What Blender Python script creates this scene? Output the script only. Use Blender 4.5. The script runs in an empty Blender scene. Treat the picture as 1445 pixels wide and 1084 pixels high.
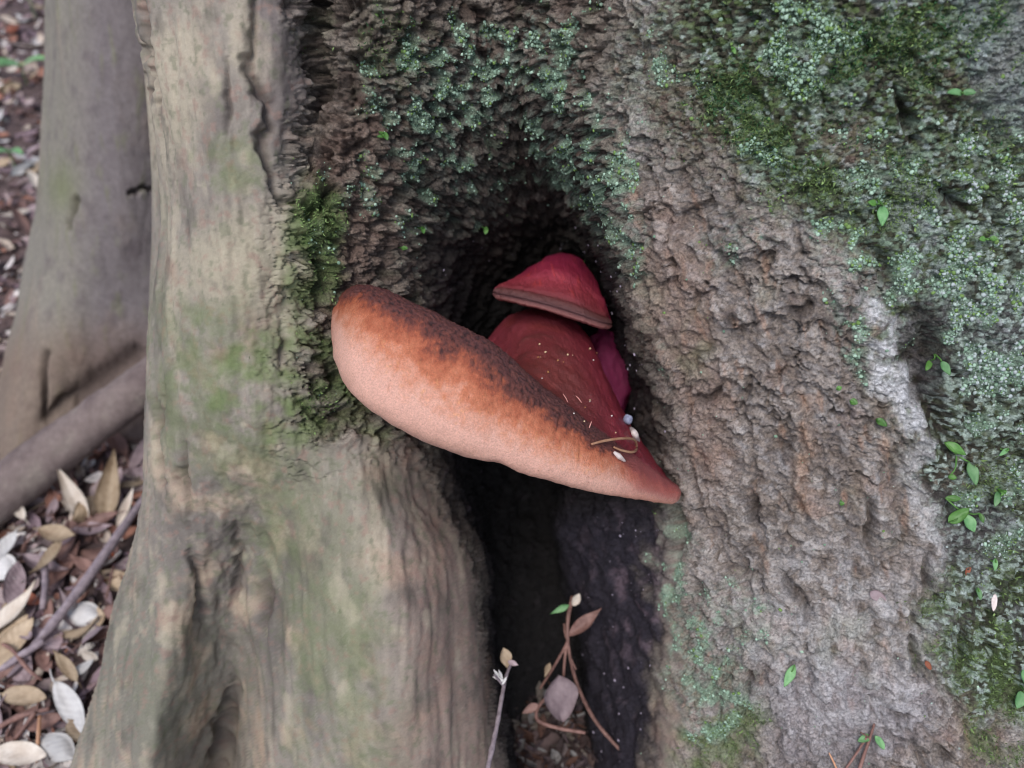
import bpy, math, random
import numpy as np
from mathutils import Vector, Matrix
R = math.radians
random.seed(7); RNG = np.random.default_rng(7)
scene = bpy.context.scene
C = scene.collection

# ------------------------------------------------------------------ camera
CAM_H, PITCH = 0.80, R(45)
TAN = 0.637                                   # half width of the view
cam = bpy.data.cameras.new('camera'); camo = bpy.data.objects.new('camera', cam); C.objects.link(camo)
camo.location = (0, 0, CAM_H); camo.rotation_euler = (math.pi/2 - PITCH, 0, 0)
cam.sensor_width = 36.0; cam.lens = 18.0/TAN
cam.clip_start = 0.01; cam.clip_end = 500
cam.dof.use_dof = True; cam.dof.focus_distance = 0.495; cam.dof.aperture_fstop = 5.6
scene.camera = camo
# ------------------------------------------------------------------ sky and sun (soft shade of an overcast wood)
SUN_EL, SUN_AZ = R(60), R(200)                # azimuth measured clockwise from +Y: light from behind the camera, a little left
world = bpy.data.worlds.new('World'); scene.world = world; world.use_nodes = True
wn = world.node_tree; bg = wn.nodes['Background']
sky = wn.nodes.new('ShaderNodeTexSky'); sky.sky_type = 'NISHITA'; sky.sun_disc = False
sky.sun_elevation = SUN_EL; sky.sun_rotation = SUN_AZ; sky.dust_density = 1.5; sky.air_density = 1.0; sky.ozone_density = 0.6
hs = wn.nodes.new('ShaderNodeHueSaturation'); hs.inputs['Saturation'].default_value = 0.75
wn.links.new(sky.outputs[0], hs.inputs['Color']); wn.links.new(hs.outputs[0], bg.inputs['Color'])
bg.inputs['Strength'].default_value = 0.11
sl = bpy.data.lights.new('sun', 'SUN'); sl.energy = 1.1; sl.angle = R(32); sl.color = (1.0, 0.985, 0.97)
so = bpy.data.objects.new('sun', sl); C.objects.link(so)
sd = Vector((math.sin(SUN_AZ)*math.cos(SUN_EL), math.cos(SUN_AZ)*math.cos(SUN_EL), math.sin(SUN_EL)))
so.rotation_euler = sd.to_track_quat('Z', 'Y').to_euler(); so.location = sd*5
vs = scene.view_settings
vs.view_transform = 'Standard'; vs.look = 'None'; vs.gamma = 1.0; vs.use_curve_mapping = False
vs.exposure = 0.98
scene.cycles.max_bounces = 6; scene.cycles.diffuse_bounces = 3
scene.cycles.filter_width = 1.1

# ------------------------------------------------------------------ frame helpers
W0, H0 = 1445.0, 1084.0
FPX = (W0/2)/TAN
RIGHT = np.array([1.0, 0, 0]); FWD = np.array([0, math.cos(PITCH), -math.sin(PITCH)]); UP = np.array([0, math.sin(PITCH), math.cos(PITCH)])
CAMP = np.array([0, 0, CAM_H])
def P(px, py, d):
    px = np.asarray(px, float); py = np.asarray(py, float); d = np.asarray(d, float)
    x = (px-W0/2)/FPX*d; y = -(py-H0/2)/FPX*d
    return CAMP + x[..., None]*RIGHT + y[..., None]*UP + d[..., None]*FWD
def proj(Q):
    q = Q-CAMP; d = q@FWD
    return (q@RIGHT)/d*FPX+W0/2, -(q@UP)/d*FPX+H0/2, d
def ground_pt(px, py, z=0.0):
    v = P(px, py, 1.0)-CAMP
    t = (z-CAM_H)/v[2]
    return CAMP+v*t
def lin(*c):
    a = np.array(c, float)/255.0
    return np.where(a <= 0.04045, a/12.92, ((a+0.055)/1.055)**2.4)
def sst(a, b, x):
    t = np.clip((x-a)/(b-a), 0, 1); return t*t*(3-2*t)

# ------------------------------------------------------------------ noise
_p = np.random.default_rng(3).permutation(256); _p = np.concatenate([_p, _p, _p]).astype(np.int32)
_g = np.random.default_rng(4).normal(size=(256, 3)).astype(np.float32); _g /= np.linalg.norm(_g, axis=1)[:, None]
from concurrent.futures import ThreadPoolExecutor
_pool = ThreadPoolExecutor(4)
def threaded(fn, nout):
    def run(*arrs):
        arrs = np.broadcast_arrays(*[np.asarray(a, np.float32) for a in arrs]); shp = arrs[0].shape
        fl = [np.ascontiguousarray(a).ravel() for a in arrs]; n = fl[0].size; ch = 32768
        if n <= ch:
            r = fn(*fl); return r.reshape(shp) if nout == 1 else tuple(q.reshape(shp) for q in r)
        outs = [np.empty(n, np.float32) for _ in range(nout)]
        def job(i):
            r = fn(*[a[i:i+ch] for a in fl]); r = (r,) if nout == 1 else r
            for o_, q_ in zip(outs, r): o_[i:i+ch] = q_
        list(_pool.map(job, range(0, n, ch)))
        return outs[0].reshape(shp) if nout == 1 else tuple(o_.reshape(shp) for o_ in outs)
    return run
def _perlin(x, y, z):
    x = np.asarray(x, np.float32); y = np.asarray(y, np.float32); z = np.asarray(z, np.float32)
    xi = np.floor(x).astype(np.int32); yi = np.floor(y).astype(np.int32); zi = np.floor(z).astype(np.int32)
    xf = x-xi; yf = y-yi; zf = z-zi
    u = xf*xf*xf*(xf*(xf*6-15)+10); v = yf*yf*yf*(yf*(yf*6-15)+10); w = zf*zf*zf*(zf*(zf*6-15)+10)
    xi &= 255; yi &= 255; zi &= 255
    def gr(i, j, k):
        h = _p[_p[_p[(xi+i) & 255]+((yi+j) & 255)]+((zi+k) & 255)] & 255
        g = _g[h]
        return g[..., 0]*(xf-i)+g[..., 1]*(yf-j)+g[..., 2]*(zf-k)
    a = gr(0,0,0)*(1-u)+gr(1,0,0)*u; b = gr(0,1,0)*(1-u)+gr(1,1,0)*u
    c = gr(0,0,1)*(1-u)+gr(1,0,1)*u; d = gr(0,1,1)*(1-u)+gr(1,1,1)*u
    return ((a*(1-v)+b*v)*(1-w)+(c*(1-v)+d*v)*w)*1.5
perlin = threaded(_perlin, 1)
def fbm(x, y, z, o=4, gain=0.5, ridged=False):
    s = 0; a = 1.0; f = 1.0; tot = 0
    for i in range(o):
        n = perlin(x*f+13.7*i, y*f+7.1*i, z*f+3.3*i)
        if ridged: n = 1-2*np.abs(n)
        s = s+a*n; tot += a; a *= gain; f *= 2.03
    return s/tot
_rw = np.random.default_rng(9).random((4096, 5)).astype(np.float32)
def worley(x, y, seed=0, jit=0.9):
    return threaded(lambda a, b: _worley(a, b, seed, jit), 6)(x, y)
def _worley(x, y, seed=0, jit=0.9):
    """2-D cells: F1, F2, random per nearest cell (two values)"""
    x = np.asarray(x, np.float32); y = np.asarray(y, np.float32)
    xi = np.floor(x).astype(np.int32); yi = np.floor(y).astype(np.int32)
    f1 = np.full(x.shape, 9.0, np.float32); f2 = f1.copy(); r1 = np.zeros_like(f1); r2 = np.zeros_like(f1); ex = np.zeros_like(f1); ey = np.zeros_like(f1)
    for i in (-1, 0, 1):
        for j in (-1, 0, 1):
            cx = xi+i; cy = yi+j
            h = (cx*73856093 ^ cy*19349663 ^ (seed+11)*83492791) & 4095
            rr = _rw[h]
            dx = cx+0.5+(rr[..., 0]-0.5)*jit-x; dy = cy+0.5+(rr[..., 1]-0.5)*jit-y
            d = np.sqrt(dx*dx+dy*dy)
            m = d < f1
            f2 = np.where(m, f1, np.minimum(f2, d)); r1 = np.where(m, rr[..., 2], r1); r2 = np.where(m, rr[..., 3], r2)
            ex = np.where(m, -dx, ex); ey = np.where(m, -dy, ey)
            f1 = np.where(m, d, f1)
    return f1, f2, r1, r2, ex, ey

# ------------------------------------------------------------------ mesh helpers
def np_mesh(name, V, F, col=None, extra=None, smooth=True):
    V = np.asarray(V, np.float32).reshape(-1, 3); F = np.asarray(F, np.int32)
    me = bpy.data.meshes.new(name); n = F.shape[1]
    me.vertices.add(len(V)); me.vertices.foreach_set('co', V.ravel())
    me.loops.add(F.size); me.loops.foreach_set('vertex_index', F.ravel())
    me.polygons.add(len(F)); me.polygons.foreach_set('loop_start', np.arange(0, F.size, n, dtype=np.int32))
    me.polygons.foreach_set('loop_total', np.full(len(F), n, np.int32))
    me.polygons.foreach_set('use_smooth', np.full(len(F), smooth, bool))
    me.update(calc_edges=True)
    if col is not None:
        a = me.color_attributes.new('col', 'FLOAT_COLOR', 'POINT')
        c4 = np.ones((len(V), 4), np.float32); c4[:, :3] = np.clip(np.asarray(col).reshape(-1, 3), 0.002, 0.95)
        a.data.foreach_set('color', c4.ravel())
    if extra:
        for k, val in extra.items():
            a = me.attributes.new(k, 'FLOAT', 'POINT'); a.data.foreach_set('value', np.asarray(val, np.float32).ravel())
    me.validate()
    return me
def obj(name, me, mat=None, parent=None):
    o = bpy.data.objects.new(name, me); C.objects.link(o)
    if mat is not None and me is not None and len(me.materials) == 0: me.materials.append(mat)
    if parent is not None: o.parent = parent
    return o
def tag(o, label=None, cat=None, group=None, kind=None):
    if label: o['label'] = label
    if cat: o['category'] = cat
    if group: o['group'] = group
    if kind: o['kind'] = kind
    return o
def empty(name, loc):
    o = bpy.data.objects.new(name, None); C.objects.link(o); o.location = tuple(loc); o.empty_display_size = 0.02
    return o
def grid_faces(nr, nc, wrap=False):
    i = np.arange(nr-1)[:, None]; j = np.arange(nc if wrap else nc-1)[None, :]
    j1 = (j+1) % nc
    return np.stack(np.broadcast_arrays(i*nc+j, i*nc+j1, (i+1)*nc+j1, (i+1)*nc+j), -1).reshape(-1, 4)
def grid_normals(V, wrap):
    if wrap: du = np.roll(V, -1, 1)-np.roll(V, 1, 1)
    else: du = np.gradient(V, axis=1)
    dv = np.gradient(V, axis=0)
    n = np.cross(du, dv); n /= np.linalg.norm(n, axis=2)[..., None]+1e-12
    return n
def catmull(pts, t, closed=False):
    """pts (K, ...) ; t in control index units"""
    K = len(pts); i = np.floor(t).astype(int); f = (t-i)
    if not closed: i = np.minimum(i, K-2); f = t-i
    def g(k):
        return pts[k % K] if closed else pts[np.clip(k, 0, K-1)]
    f = f.reshape((-1,)+(1,)*(pts.ndim-1))
    p0, p1, p2, p3 = g(i-1), g(i), g(i+1), g(i+2)
    return 0.5*((2*p1)+(-p0+p2)*f+(2*p0-5*p1+4*p2-p3)*f*f+(-p0+3*p1-3*p2+p3)*f**3)
def tube(path, radii, ns=8, rough=0.0):
    """tapered tube along a list of points, ends capped to a point"""
    path = np.asarray(path, float); n = len(path)
    t = np.linspace(0, n-1, max(2, (n-1)*6+1)); pp = catmull(path, t)
    rr = np.interp(t, np.arange(n), np.broadcast_to(radii, (n,)))
    T = np.gradient(pp, axis=0); T /= np.linalg.norm(T, axis=1)[:, None]+1e-12
    ref = np.array([0.31, 0.42, 0.85]); A = np.cross(T, ref); A /= np.linalg.norm(A, axis=1)[:, None]; B = np.cross(T, A)
    th = np.linspace(0, 2*math.pi, ns, endpoint=False)
    if rough: rr = rr*(1+rough*RNG.normal(size=len(rr)))
    ring = pp[:, None]+rr[:, None, None]*(np.cos(th)[None, :, None]*A[:, None]+np.sin(th)[None, :, None]*B[:, None])
    ring = np.concatenate([np.repeat(pp[:1, None], ns, 1)+0*ring[:1], ring, np.repeat(pp[-1:, None], ns, 1)], 0)
    return ring.reshape(-1, 3), grid_faces(len(ring), ns, True)
def merge(parts):
    Vs, Fs, n = [], [], 0
    for v, f in parts: Vs.append(v); Fs.append(f+n); n += len(v)
    return np.concatenate(Vs), np.concatenate(Fs)

# ------------------------------------------------------------------ materials
def new_mat(name):
    m = bpy.data.materials.new(name); m.use_nodes = True; nt = m.node_tree
    return m, nt, nt.nodes['Principled BSDF']
def noise_node(nt, scale, detail=4, rough=0.6, vec=None):
    n = nt.nodes.new('ShaderNodeTexNoise'); n.inputs['Scale'].default_value = scale
    n.inputs['Detail'].default_value = detail; n.inputs['Roughness'].default_value = rough
    if vec is not None: nt.links.new(vec, n.inputs['Vector'])
    return n
def vc_material(name, bump_scale, bump_dist, var=0.35, rough=0.85, rough_attr=False, spec=0.4, var_scale=300, sss=0.0):
    """vertex colour x procedural grain, with fine bump"""
    m, nt, b = new_mat(name)
    at = nt.nodes.new('ShaderNodeAttribute'); at.attribute_name = 'col'
    geo = nt.nodes.new('ShaderNodeNewGeometry')
    n1 = noise_node(nt, var_scale, 5, 0.65, geo.outputs['Position'])
    mr = nt.nodes.new('ShaderNodeMapRange'); mr.inputs[1].default_value = 0.28; mr.inputs[2].default_value = 0.72
    mr.inputs[3].default_value = -var; mr.inputs[4].default_value = var
    nt.links.new(n1.outputs['Fac'], mr.inputs[0])
    ma = nt.nodes.new('ShaderNodeMath'); ma.operation = 'MULTIPLY_ADD'; ma.inputs[1].default_value = 1.0; ma.inputs[2].default_value = 1.0
    nt.links.new(mr.outputs[0], ma.inputs[0])
    if rough_attr == 2:
        ga = nt.nodes.new('ShaderNodeAttribute'); ga.attribute_name = 'grain'; nt.links.new(ga.outputs['Fac'], ma.inputs[1])
    mx = nt.nodes.new('ShaderNodeVectorMath'); mx.operation = 'MULTIPLY'
    nt.links.new(at.outputs['Color'], mx.inputs[0]); nt.links.new(ma.outputs[0], mx.inputs[1])
    nt.links.new(mx.outputs[0], b.inputs['Base Color'])
    n2 = noise_node(nt, bump_scale, 5, 0.7, geo.outputs['Position'])
    bp = nt.nodes.new('ShaderNodeBump'); bp.inputs['Strength'].default_value = 0.9; bp.inputs['Distance'].default_value = bump_dist
    nt.links.new(n2.outputs['Fac'], bp.inputs['Height']); nt.links.new(bp.outputs[0], b.inputs['Normal'])
    b.inputs['Roughness'].default_value = rough
    b.inputs['Specular IOR Level'].default_value = spec
    if rough_attr == 2:
        # thin irregular cracks between the smallest bark flakes
        nw = noise_node(nt, 160, 3, 0.6, geo.outputs['Position'])
        sc = nt.nodes.new('ShaderNodeVectorMath'); sc.operation = 'MULTIPLY_ADD'; sc.inputs[1].default_value = (0.022, 0.022, 0.022)
        nt.links.new(nw.outputs['Color'], sc.inputs[0]); nt.links.new(geo.outputs['Position'], sc.inputs[2])
        mp = nt.nodes.new('ShaderNodeMapping'); mp.inputs['Scale'].default_value = (85, 150, 150); mp.inputs['Rotation'].default_value = (0, R(22), 0)
        nt.links.new(sc.outputs[0], mp.inputs[0])
        vo = nt.nodes.new('ShaderNodeTexVoronoi'); vo.feature = 'DISTANCE_TO_EDGE'; vo.inputs['Scale'].default_value = 1.0
        nt.links.new(mp.outputs[0], vo.inputs['Vector'])
        cm = nt.nodes.new('ShaderNodeMapRange'); cm.inputs[1].default_value = 0.0; cm.inputs[2].default_value = 0.07; cm.inputs[3].default_value = 0.0; cm.inputs[4].default_value = 1.0
        nt.links.new(vo.outputs['Distance'], cm.inputs[0])
        b2 = nt.nodes.new('ShaderNodeBump'); b2.inputs['Distance'].default_value = 0.0022
        nt.links.new(cm.outputs[0], b2.inputs['Height']); nt.links.new(bp.outputs[0], b2.inputs['Normal']); nt.links.new(b2.outputs[0], b.inputs['Normal'])
        ba2 = nt.nodes.new('ShaderNodeAttribute'); ba2.attribute_name = 'grain'; nt.links.new(ba2.outputs['Fac'], b2.inputs['Strength'])
        ba = nt.nodes.new('ShaderNodeAttribute'); ba.attribute_name = 'grain'
        nt.links.new(ba.outputs['Fac'], bp.inputs['Strength'])
    if rough_attr:
        ra = nt.nodes.new('ShaderNodeAttribute'); ra.attribute_name = 'rough'
        nt.links.new(ra.outputs['Fac'], b.inputs['Roughness'])
    if sss:
        b.inputs['Subsurface Weight'].default_value = sss; b.inputs['Subsurface Radius'].default_value = (1.0, 0.35, 0.2)
        b.inputs['Subsurface Scale'].default_value = 0.004
    return m
def leaf_material(name, c1, c2, scale=60, rough=0.5, trans=0.25, vein=None):
    m, nt, b = new_mat(name)
    tc = nt.nodes.new('ShaderNodeTexCoord')
    oi = nt.nodes.new('ShaderNodeObjectInfo')
    add = nt.nodes.new('ShaderNodeVectorMath'); add.operation = 'ADD'
    nt.links.new(tc.outputs['Object'], add.inputs[0]); nt.links.new(oi.outputs['Location'], add.inputs[1])
    n = noise_node(nt, scale, 6, 0.7, add.outputs[0])
    cr = nt.nodes.new('ShaderNodeValToRGB'); cr.color_ramp.elements[0].position = 0.32; cr.color_ramp.elements[1].position = 0.68
    cr.color_ramp.elements[0].color = (*lin(*c1), 1); cr.color_ramp.elements[1].color = (*lin(*c2), 1)
    nt.links.new(n.outputs['Fac'], cr.inputs[0])
    hv = nt.nodes.new('ShaderNodeHueSaturation')
    mr = nt.nodes.new('ShaderNodeMapRange'); mr.inputs[3].default_value = 0.72; mr.inputs[4].default_value = 1.2
    nt.links.new(oi.outputs['Random'], mr.inputs[0]); nt.links.new(mr.outputs[0], hv.inputs['Value'])
    nt.links.new(cr.outputs[0], hv.inputs['Color']); nt.links.new(hv.outputs[0], b.inputs['Base Color'])
    b.inputs['Roughness'].default_value = rough; b.inputs['Specular IOR Level'].default_value = 0.35
    b.inputs['Transmission Weight'].default_value = 0.0
    w = nt.nodes.new('ShaderNodeTexWave'); w.inputs['Scale'].default_value = 55; w.inputs['Distortion'].default_value = 1.5
    mp = nt.nodes.new('ShaderNodeMapping'); mp.inputs['Rotation'].default_value = (0, 0, R(50))
    nt.links.new(tc.outputs['Object'], mp.inputs[0]); nt.links.new(mp.outputs[0], w.inputs['Vector'])
    bp = nt.nodes.new('ShaderNodeBump'); bp.inputs['Strength'].default_value = 0.25; bp.inputs['Distance'].default_value = 0.001
    nt.links.new(w.outputs['Fac'], bp.inputs['Height']); nt.links.new(bp.outputs[0], b.inputs['Normal'])
    if trans:
        tr = nt.nodes.new('ShaderNodeBsdfTranslucent'); mxs = nt.nodes.new('ShaderNodeMixShader'); mxs.inputs[0].default_value = trans
        out = nt.nodes['Material Output']
        nt.links.new(hv.outputs[0], tr.inputs['Color']); nt.links.new(b.outputs[0], mxs.inputs[1]); nt.links.new(tr.outputs[0], mxs.inputs[2])
        nt.links.new(mxs.outputs[0], out.inputs['Surface'])
    return m
M_bark = vc_material('bark', 760, 0.0030, 0.55, rough_attr=2, spec=0.35, var_scale=640)
M_grey = vc_material('grey_bark', 500, 0.0015, 0.18, rough=0.9, spec=0.25, var_scale=160)
M_fungus = vc_material('fungus_flesh', 1300, 0.0012, 0.24, rough_attr=True, spec=0.45, var_scale=900, sss=0.05)
M_lichen = vc_material('lichen', 2500, 0.0006, 0.22, rough=0.9, spec=0.2, var_scale=900)
M_moss = vc_material('moss', 2500, 0.0003, 0.3, rough=0.85, spec=0.25, var_scale=500)
M_litter = vc_material('litter', 400, 0.001, 0.35, rough=0.8, spec=0.3, var_scale=120)
M_twig = leaf_material('twig_bark', (108, 84, 80), (150, 122, 112), 150, 0.75, 0)
M_twig_red = leaf_material('red_twig_bark', (96, 68, 62), (140, 106, 96), 150, 0.6, 0)
M_twig_grey = leaf_material('grey_twig_bark', (104, 92, 98), (148, 134, 138), 150, 0.75, 0)
M_straw = leaf_material('straw', (178, 126, 96), (205, 160, 128), 200, 0.55, 0.1)
M_green = leaf_material('green_leaf', (74, 120, 52), (118, 165, 88), 90, 0.4, 0.3)
M_mintleaf = leaf_material('pale_green_leaf', (96, 146, 92), (140, 184, 128), 90, 0.45, 0.3)
M_cream = leaf_material('cream_dry_leaf', (190, 174, 158), (222, 212, 200), 40, 0.55, 0.2)
M_white = leaf_material('bleached_leaf', (190, 186, 184), (222, 218, 214), 40, 0.5, 0.2)
M_tan = leaf_material('tan_dry_leaf', (158, 134, 108), (206, 184, 156), 45, 0.55, 0.2)
M_brown = leaf_material('brown_dry_leaf', (112, 82, 74), (160, 126, 116), 45, 0.6, 0.15)
M_mauve = leaf_material('mauve_dry_leaf', (128, 108, 112), (178, 158, 160), 45, 0.6, 0.15)
M_rust = leaf_material('rust_dry_leaf', (132, 72, 50), (166, 100, 74), 45, 0.5, 0.2)
M_berry = leaf_material('berry_skin', (104, 106, 128), (146, 150, 170), 300, 0.45, 0)
M_chip = leaf_material('pale_chip', (196, 176, 168), (224, 212, 208), 300, 0.5, 0.1)

# ================================================================== THE TREE
# cross-sections of the trunk and its buttresses: for each level a list of (photo x, depth in m)
def trend(py): return 0.12*(py-542)/1084
rows = {
 -130: [(195,.66),(186,.60),(196,.555),(290,.52),(395,.53),(450,.553),(500,.545),(570,.55),(640,.56),(680,.565),(730,.565),(790,.555),(850,.54),(1000,.505),(1150,.48),(1300,.465),(1450,.46),(1620,.48),(1800,.60)],
    0: [(204,.66),(192,.60),(203,.555),(290,.52),(390,.53),(447,.557),(490,.545),(570,.55),(640,.565),(685,.57),(735,.57),(790,.56),(850,.545),(1000,.508),(1150,.48),(1300,.465),(1450,.46),(1620,.48),(1800,.60)],
  130: [(226,.66),(212,.60),(222,.55),(295,.515),(390,.525),(450,.557),(495,.55),(565,.56),(635,.58),(690,.59),(740,.59),(800,.57),(855,.55),(1000,.512),(1150,.485),(1300,.47),(1450,.465),(1620,.485),(1800,.60)],
  230: [(242,.66),(224,.60),(236,.55),(300,.512),(380,.52),(430,.545),(490,.55),(550,.565),(610,.59),(690,.62),(755,.64),(805,.60),(860,.555),(1000,.515),(1150,.485),(1300,.475),(1450,.47),(1620,.49),(1800,.60)],
  320: [(245,.66),(228,.60),(240,.55),(300,.51),(370,.515),(425,.53),(485,.55),(548,.575),(610,.615),(690,.68),(770,.76),(815,.71),(868,.56),(1000,.518),(1150,.49),(1300,.48),(1450,.47),(1620,.49),(1800,.60)],
  400: [(238,.66),(216,.60),(230,.55),(295,.51),(365,.512),(425,.53),(485,.552),(555,.58),(620,.64),(690,.74),(790,.82),(845,.74),(885,.565),(1005,.52),(1150,.492),(1300,.48),(1450,.47),(1620,.49),(1800,.60)],
  500: [(230,.66),(207,.60),(222,.55),(285,.512),(350,.510),(420,.525),(490,.55),(560,.58),(625,.65),(690,.77),(800,.83),(860,.73),(908,.565),(1010,.52),(1150,.495),(1300,.48),(1450,.475),(1620,.49),(1800,.60)],
  600: [(228,.66),(205,.60),(220,.55),(280,.520),(360,.508),(430,.52),(500,.535),(570,.57),(630,.65),(690,.78),(795,.83),(868,.71),(938,.565),(1020,.525),(1150,.498),(1300,.48),(1450,.478),(1620,.49),(1800,.60)],
  700: [(226,.67),(203,.61),(218,.555),(272,.530),(360,.532),(440,.520),(515,.510),(580,.555),(648,.64),(690,.78),(775,.84),(800,.69),(950,.565),(1025,.53),(1150,.50),(1300,.485),(1450,.48),(1620,.50),(1800,.60)],
  790: [(205,.67),(184,.61),(202,.56),(258,.540),(345,.562),(440,.520),(530,.500),(622,.540),(684,.63),(696,.76),(785,.80),(803,.70),(948,.57),(1030,.53),(1150,.50),(1300,.485),(1450,.48),(1620,.50),(1800,.60)],
  870: [(180,.66),(158,.61),(182,.565),(240,.532),(325,.575),(425,.522),(545,.485),(642,.535),(692,.63),(700,.745),(800,.775),(822,.70),(945,.57),(1030,.53),(1150,.50),(1300,.485),(1450,.48),(1620,.50),(1800,.60)],
  960: [(160,.66),(140,.61),(165,.56),(232,.520),(326,.592),(405,.528),(548,.480),(657,.535),(702,.63),(710,.735),(810,.755),(835,.70),(940,.575),(1030,.535),(1150,.505),(1300,.49),(1450,.48),(1620,.50),(1800,.60)],
 1070: [(128,.66),(106,.61),(135,.56),(215,.515),(312,.615),(385,.535),(552,.478),(680,.54),(722,.63),(730,.73),(815,.745),(842,.70),(930,.58),(1030,.54),(1150,.505),(1300,.49),(1450,.48),(1620,.50),(1800,.60)],
 1200: [(95,.66),(70,.61),(100,.56),(205,.52),(298,.62),(360,.55),(555,.485),(705,.54),(745,.63),(750,.73),(815,.745),(842,.70),(925,.58),(1030,.54),(1150,.505),(1300,.49),(1450,.48),(1620,.50),(1800,.60)],
}
pys = sorted(rows); NR = len(pys)
ctl = np.zeros((NR, 21, 3))
for a, py in enumerate(pys):
    r = rows[py]
    full = [(330, .84)]+list(r)+[(1500, 1.05)]
    for b_, (px, d) in enumerate(full):
        ctl[a, b_] = (px, py, d+trend(py)*(1 if 1 <= b_ <= 19 else 0.4))
NV, NU = 820, 1120
def resample(ctl, nv, nu, closed, kd=380.0, nfine=3000):
    K = ctl.shape[1]
    # rows: fine levels evenly in py
    tv = np.interp(np.linspace(ctl[0, 2, 1], ctl[-1, 2, 1], nv), ctl[:, 2, 1], np.arange(len(ctl)))
    rowc = catmull(ctl, tv)                                    # nv,K,3
    tf = np.linspace(0, K if closed else K-1, nfine, endpoint=not closed)
    fine = np.swapaxes(catmull(np.swapaxes(rowc, 0, 1), tf, closed), 0, 1)   # nv,nfine,3
    d = np.diff(fine, axis=1); w = np.sqrt(d[..., 0]**2+d[..., 1]**2+(kd*d[..., 2])**2)
    # off-frame and back pieces need few samples
    xm = fine[:, :-1, 0]; w = w*np.where((xm > 1520) | (xm < -40), 0.4, 1.0)
    s = np.concatenate([np.zeros((nv, 1)), np.cumsum(w, 1)], 1)
    s = s/s[:, -1:]
    ker = np.ones(41)/41                                       # smooth the parametrisation between levels
    sp = np.pad(s, ((20, 20), (0, 0)), mode='edge'); cs = np.cumsum(np.concatenate([np.zeros((1, s.shape[1])), sp], 0), 0)
    s = (cs[41:]-cs[:-41])/41
    out = np.zeros((nv, nu, 3)); tt = np.linspace(0, 1, nu, endpoint=not closed); tcol = np.zeros((nv, nu))
    for a in range(nv):
        q = np.interp(tt, s[a], tf); tcol[a] = q
        for c in range(3): out[a, :, c] = np.interp(q, tf, fine[a, :, c])
    return out, tcol
G, TC = resample(ctl, NV, NU, True)
B = P(G[..., 0], G[..., 1], G[..., 2])
N = grid_normals(B, True)
if (N[NV//2, NU//2]@FWD) > 0: N = -N
px, py = G[..., 0], G[..., 1]
X = (B-CAMP)@RIGHT; Y = -(B-CAMP)@UP; Z = (B-CAMP)@FWD       # metres in a frame along the leaning trunk face
X = X.astype(np.float32); Y = Y.astype(np.float32); Z = Z.astype(np.float32)
vis = (np.abs(px-722) < 960) & (TC > 1.2) & (TC < 19.2)

# domain warps
w1 = fbm(X*14, Y*14, Z*14, 4); w2 = fbm(X*14+31, Y*14+5, Z*14, 4)
w3 = fbm(X*60, Y*60, Z*60, 3); w4 = fbm(X*60+9, Y*60+4, Z*60, 3)
wx = px+w1*70+w3*26; wy = py+w2*70+w4*26
def blob(cx, cy, rx, ry, rot=0, soft=0.35, warp=True):
    a = (wx if warp else px)-cx; b = (wy if warp else py)-cy; c, s = math.cos(R(rot)), math.sin(R(rot))
    u = (a*c+b*s)/rx; v = (-a*s+b*c)/ry
    return 1-sst(1-soft, 1+soft, np.sqrt(u*u+v*v))
def seg_dist(pts):
    """distance in photo px and signed side (left negative) to a polyline"""
    best = np.full(px.shape, 1e9); side = np.zeros(px.shape); qx = px+w3*16+w1*8; qy = py+w4*16
    along = np.zeros(px.shape)
    L = len(pts)-1
    for k in range(L):
        (x0, y0), (x1, y1) = pts[k], pts[k+1]
        dx, dy = x1-x0, y1-y0; l2 = dx*dx+dy*dy
        t = np.clip(((qx-x0)*dx+(qy-y0)*dy)/l2, 0, 1)
        ex, ey = qx-(x0+t*dx), qy-(y0+t*dy); d = np.sqrt(ex*ex+ey*ey)
        m = d < best; best = np.where(m, d, best); side = np.where(m, np.sign(dx*ey-dy*ex), side); along = np.where(m, (k+t)/L, along)
    return best, side, along

# ---- regions (weights)
right = sst(840, 900, wx-np.clip((wy-350)*0.25, 0, 90)*0.9)                       # right flank
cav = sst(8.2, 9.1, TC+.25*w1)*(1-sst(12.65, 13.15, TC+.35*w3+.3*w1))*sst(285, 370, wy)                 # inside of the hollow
left = 1-sst(395, 470, wx+np.clip(wy-600, 0, 400)*-0.05)
lowI = sst(600, 690, wy+0.12*(wx-560)*-1)*(1-right)*(1-cav)                       # smooth foot under the fungus
left = np.clip(left+lowI, 0, 1)*(1-cav)
rough_c = np.clip(1-left-right, 0, 1)*(1-lowI)
mossR = np.clip(blob(1200, 70, 300, 130, 5)+blob(1090, 170, 150, 100, 10)+blob(1390, 330, 130, 330, 8)+blob(1250, 240, 150, 90, 20)+blob(1420, 620, 95, 260, 5)+blob(1400, 880, 90, 130, 0), 0, 1)*right
crustF = np.clip(blob(1415, 560, 110, 330, 8)+blob(1440, 850, 60, 150, 0), 0, 1)*right
pale = np.clip(blob(1275, 515, 40, 115, -10)+0.55*blob(1300, 690, 24, 100, -8)+0.5*blob(1250, 420, 40, 40, 0)+0.35*blob(1180, 900, 150, 150), 0, 1)*right
grn = np.clip(blob(450, 360, 60, 90, 8)+blob(410, 540, 90, 90, 0)+.7*blob(520, 590, 60, 50, 20)+.6*blob(335, 222, 45, 42)+.45*blob(300, 560, 80, 120)+.3*blob(250, 470, 50, 60)+.4*blob(380, 760, 50, 120, -12)+.35*blob(480, 960, 90, 140), 0, 1)

# ---- relief (metres along the normal)
xs = X-0.22*Y                                                                     # grain leans on the right flank
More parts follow.
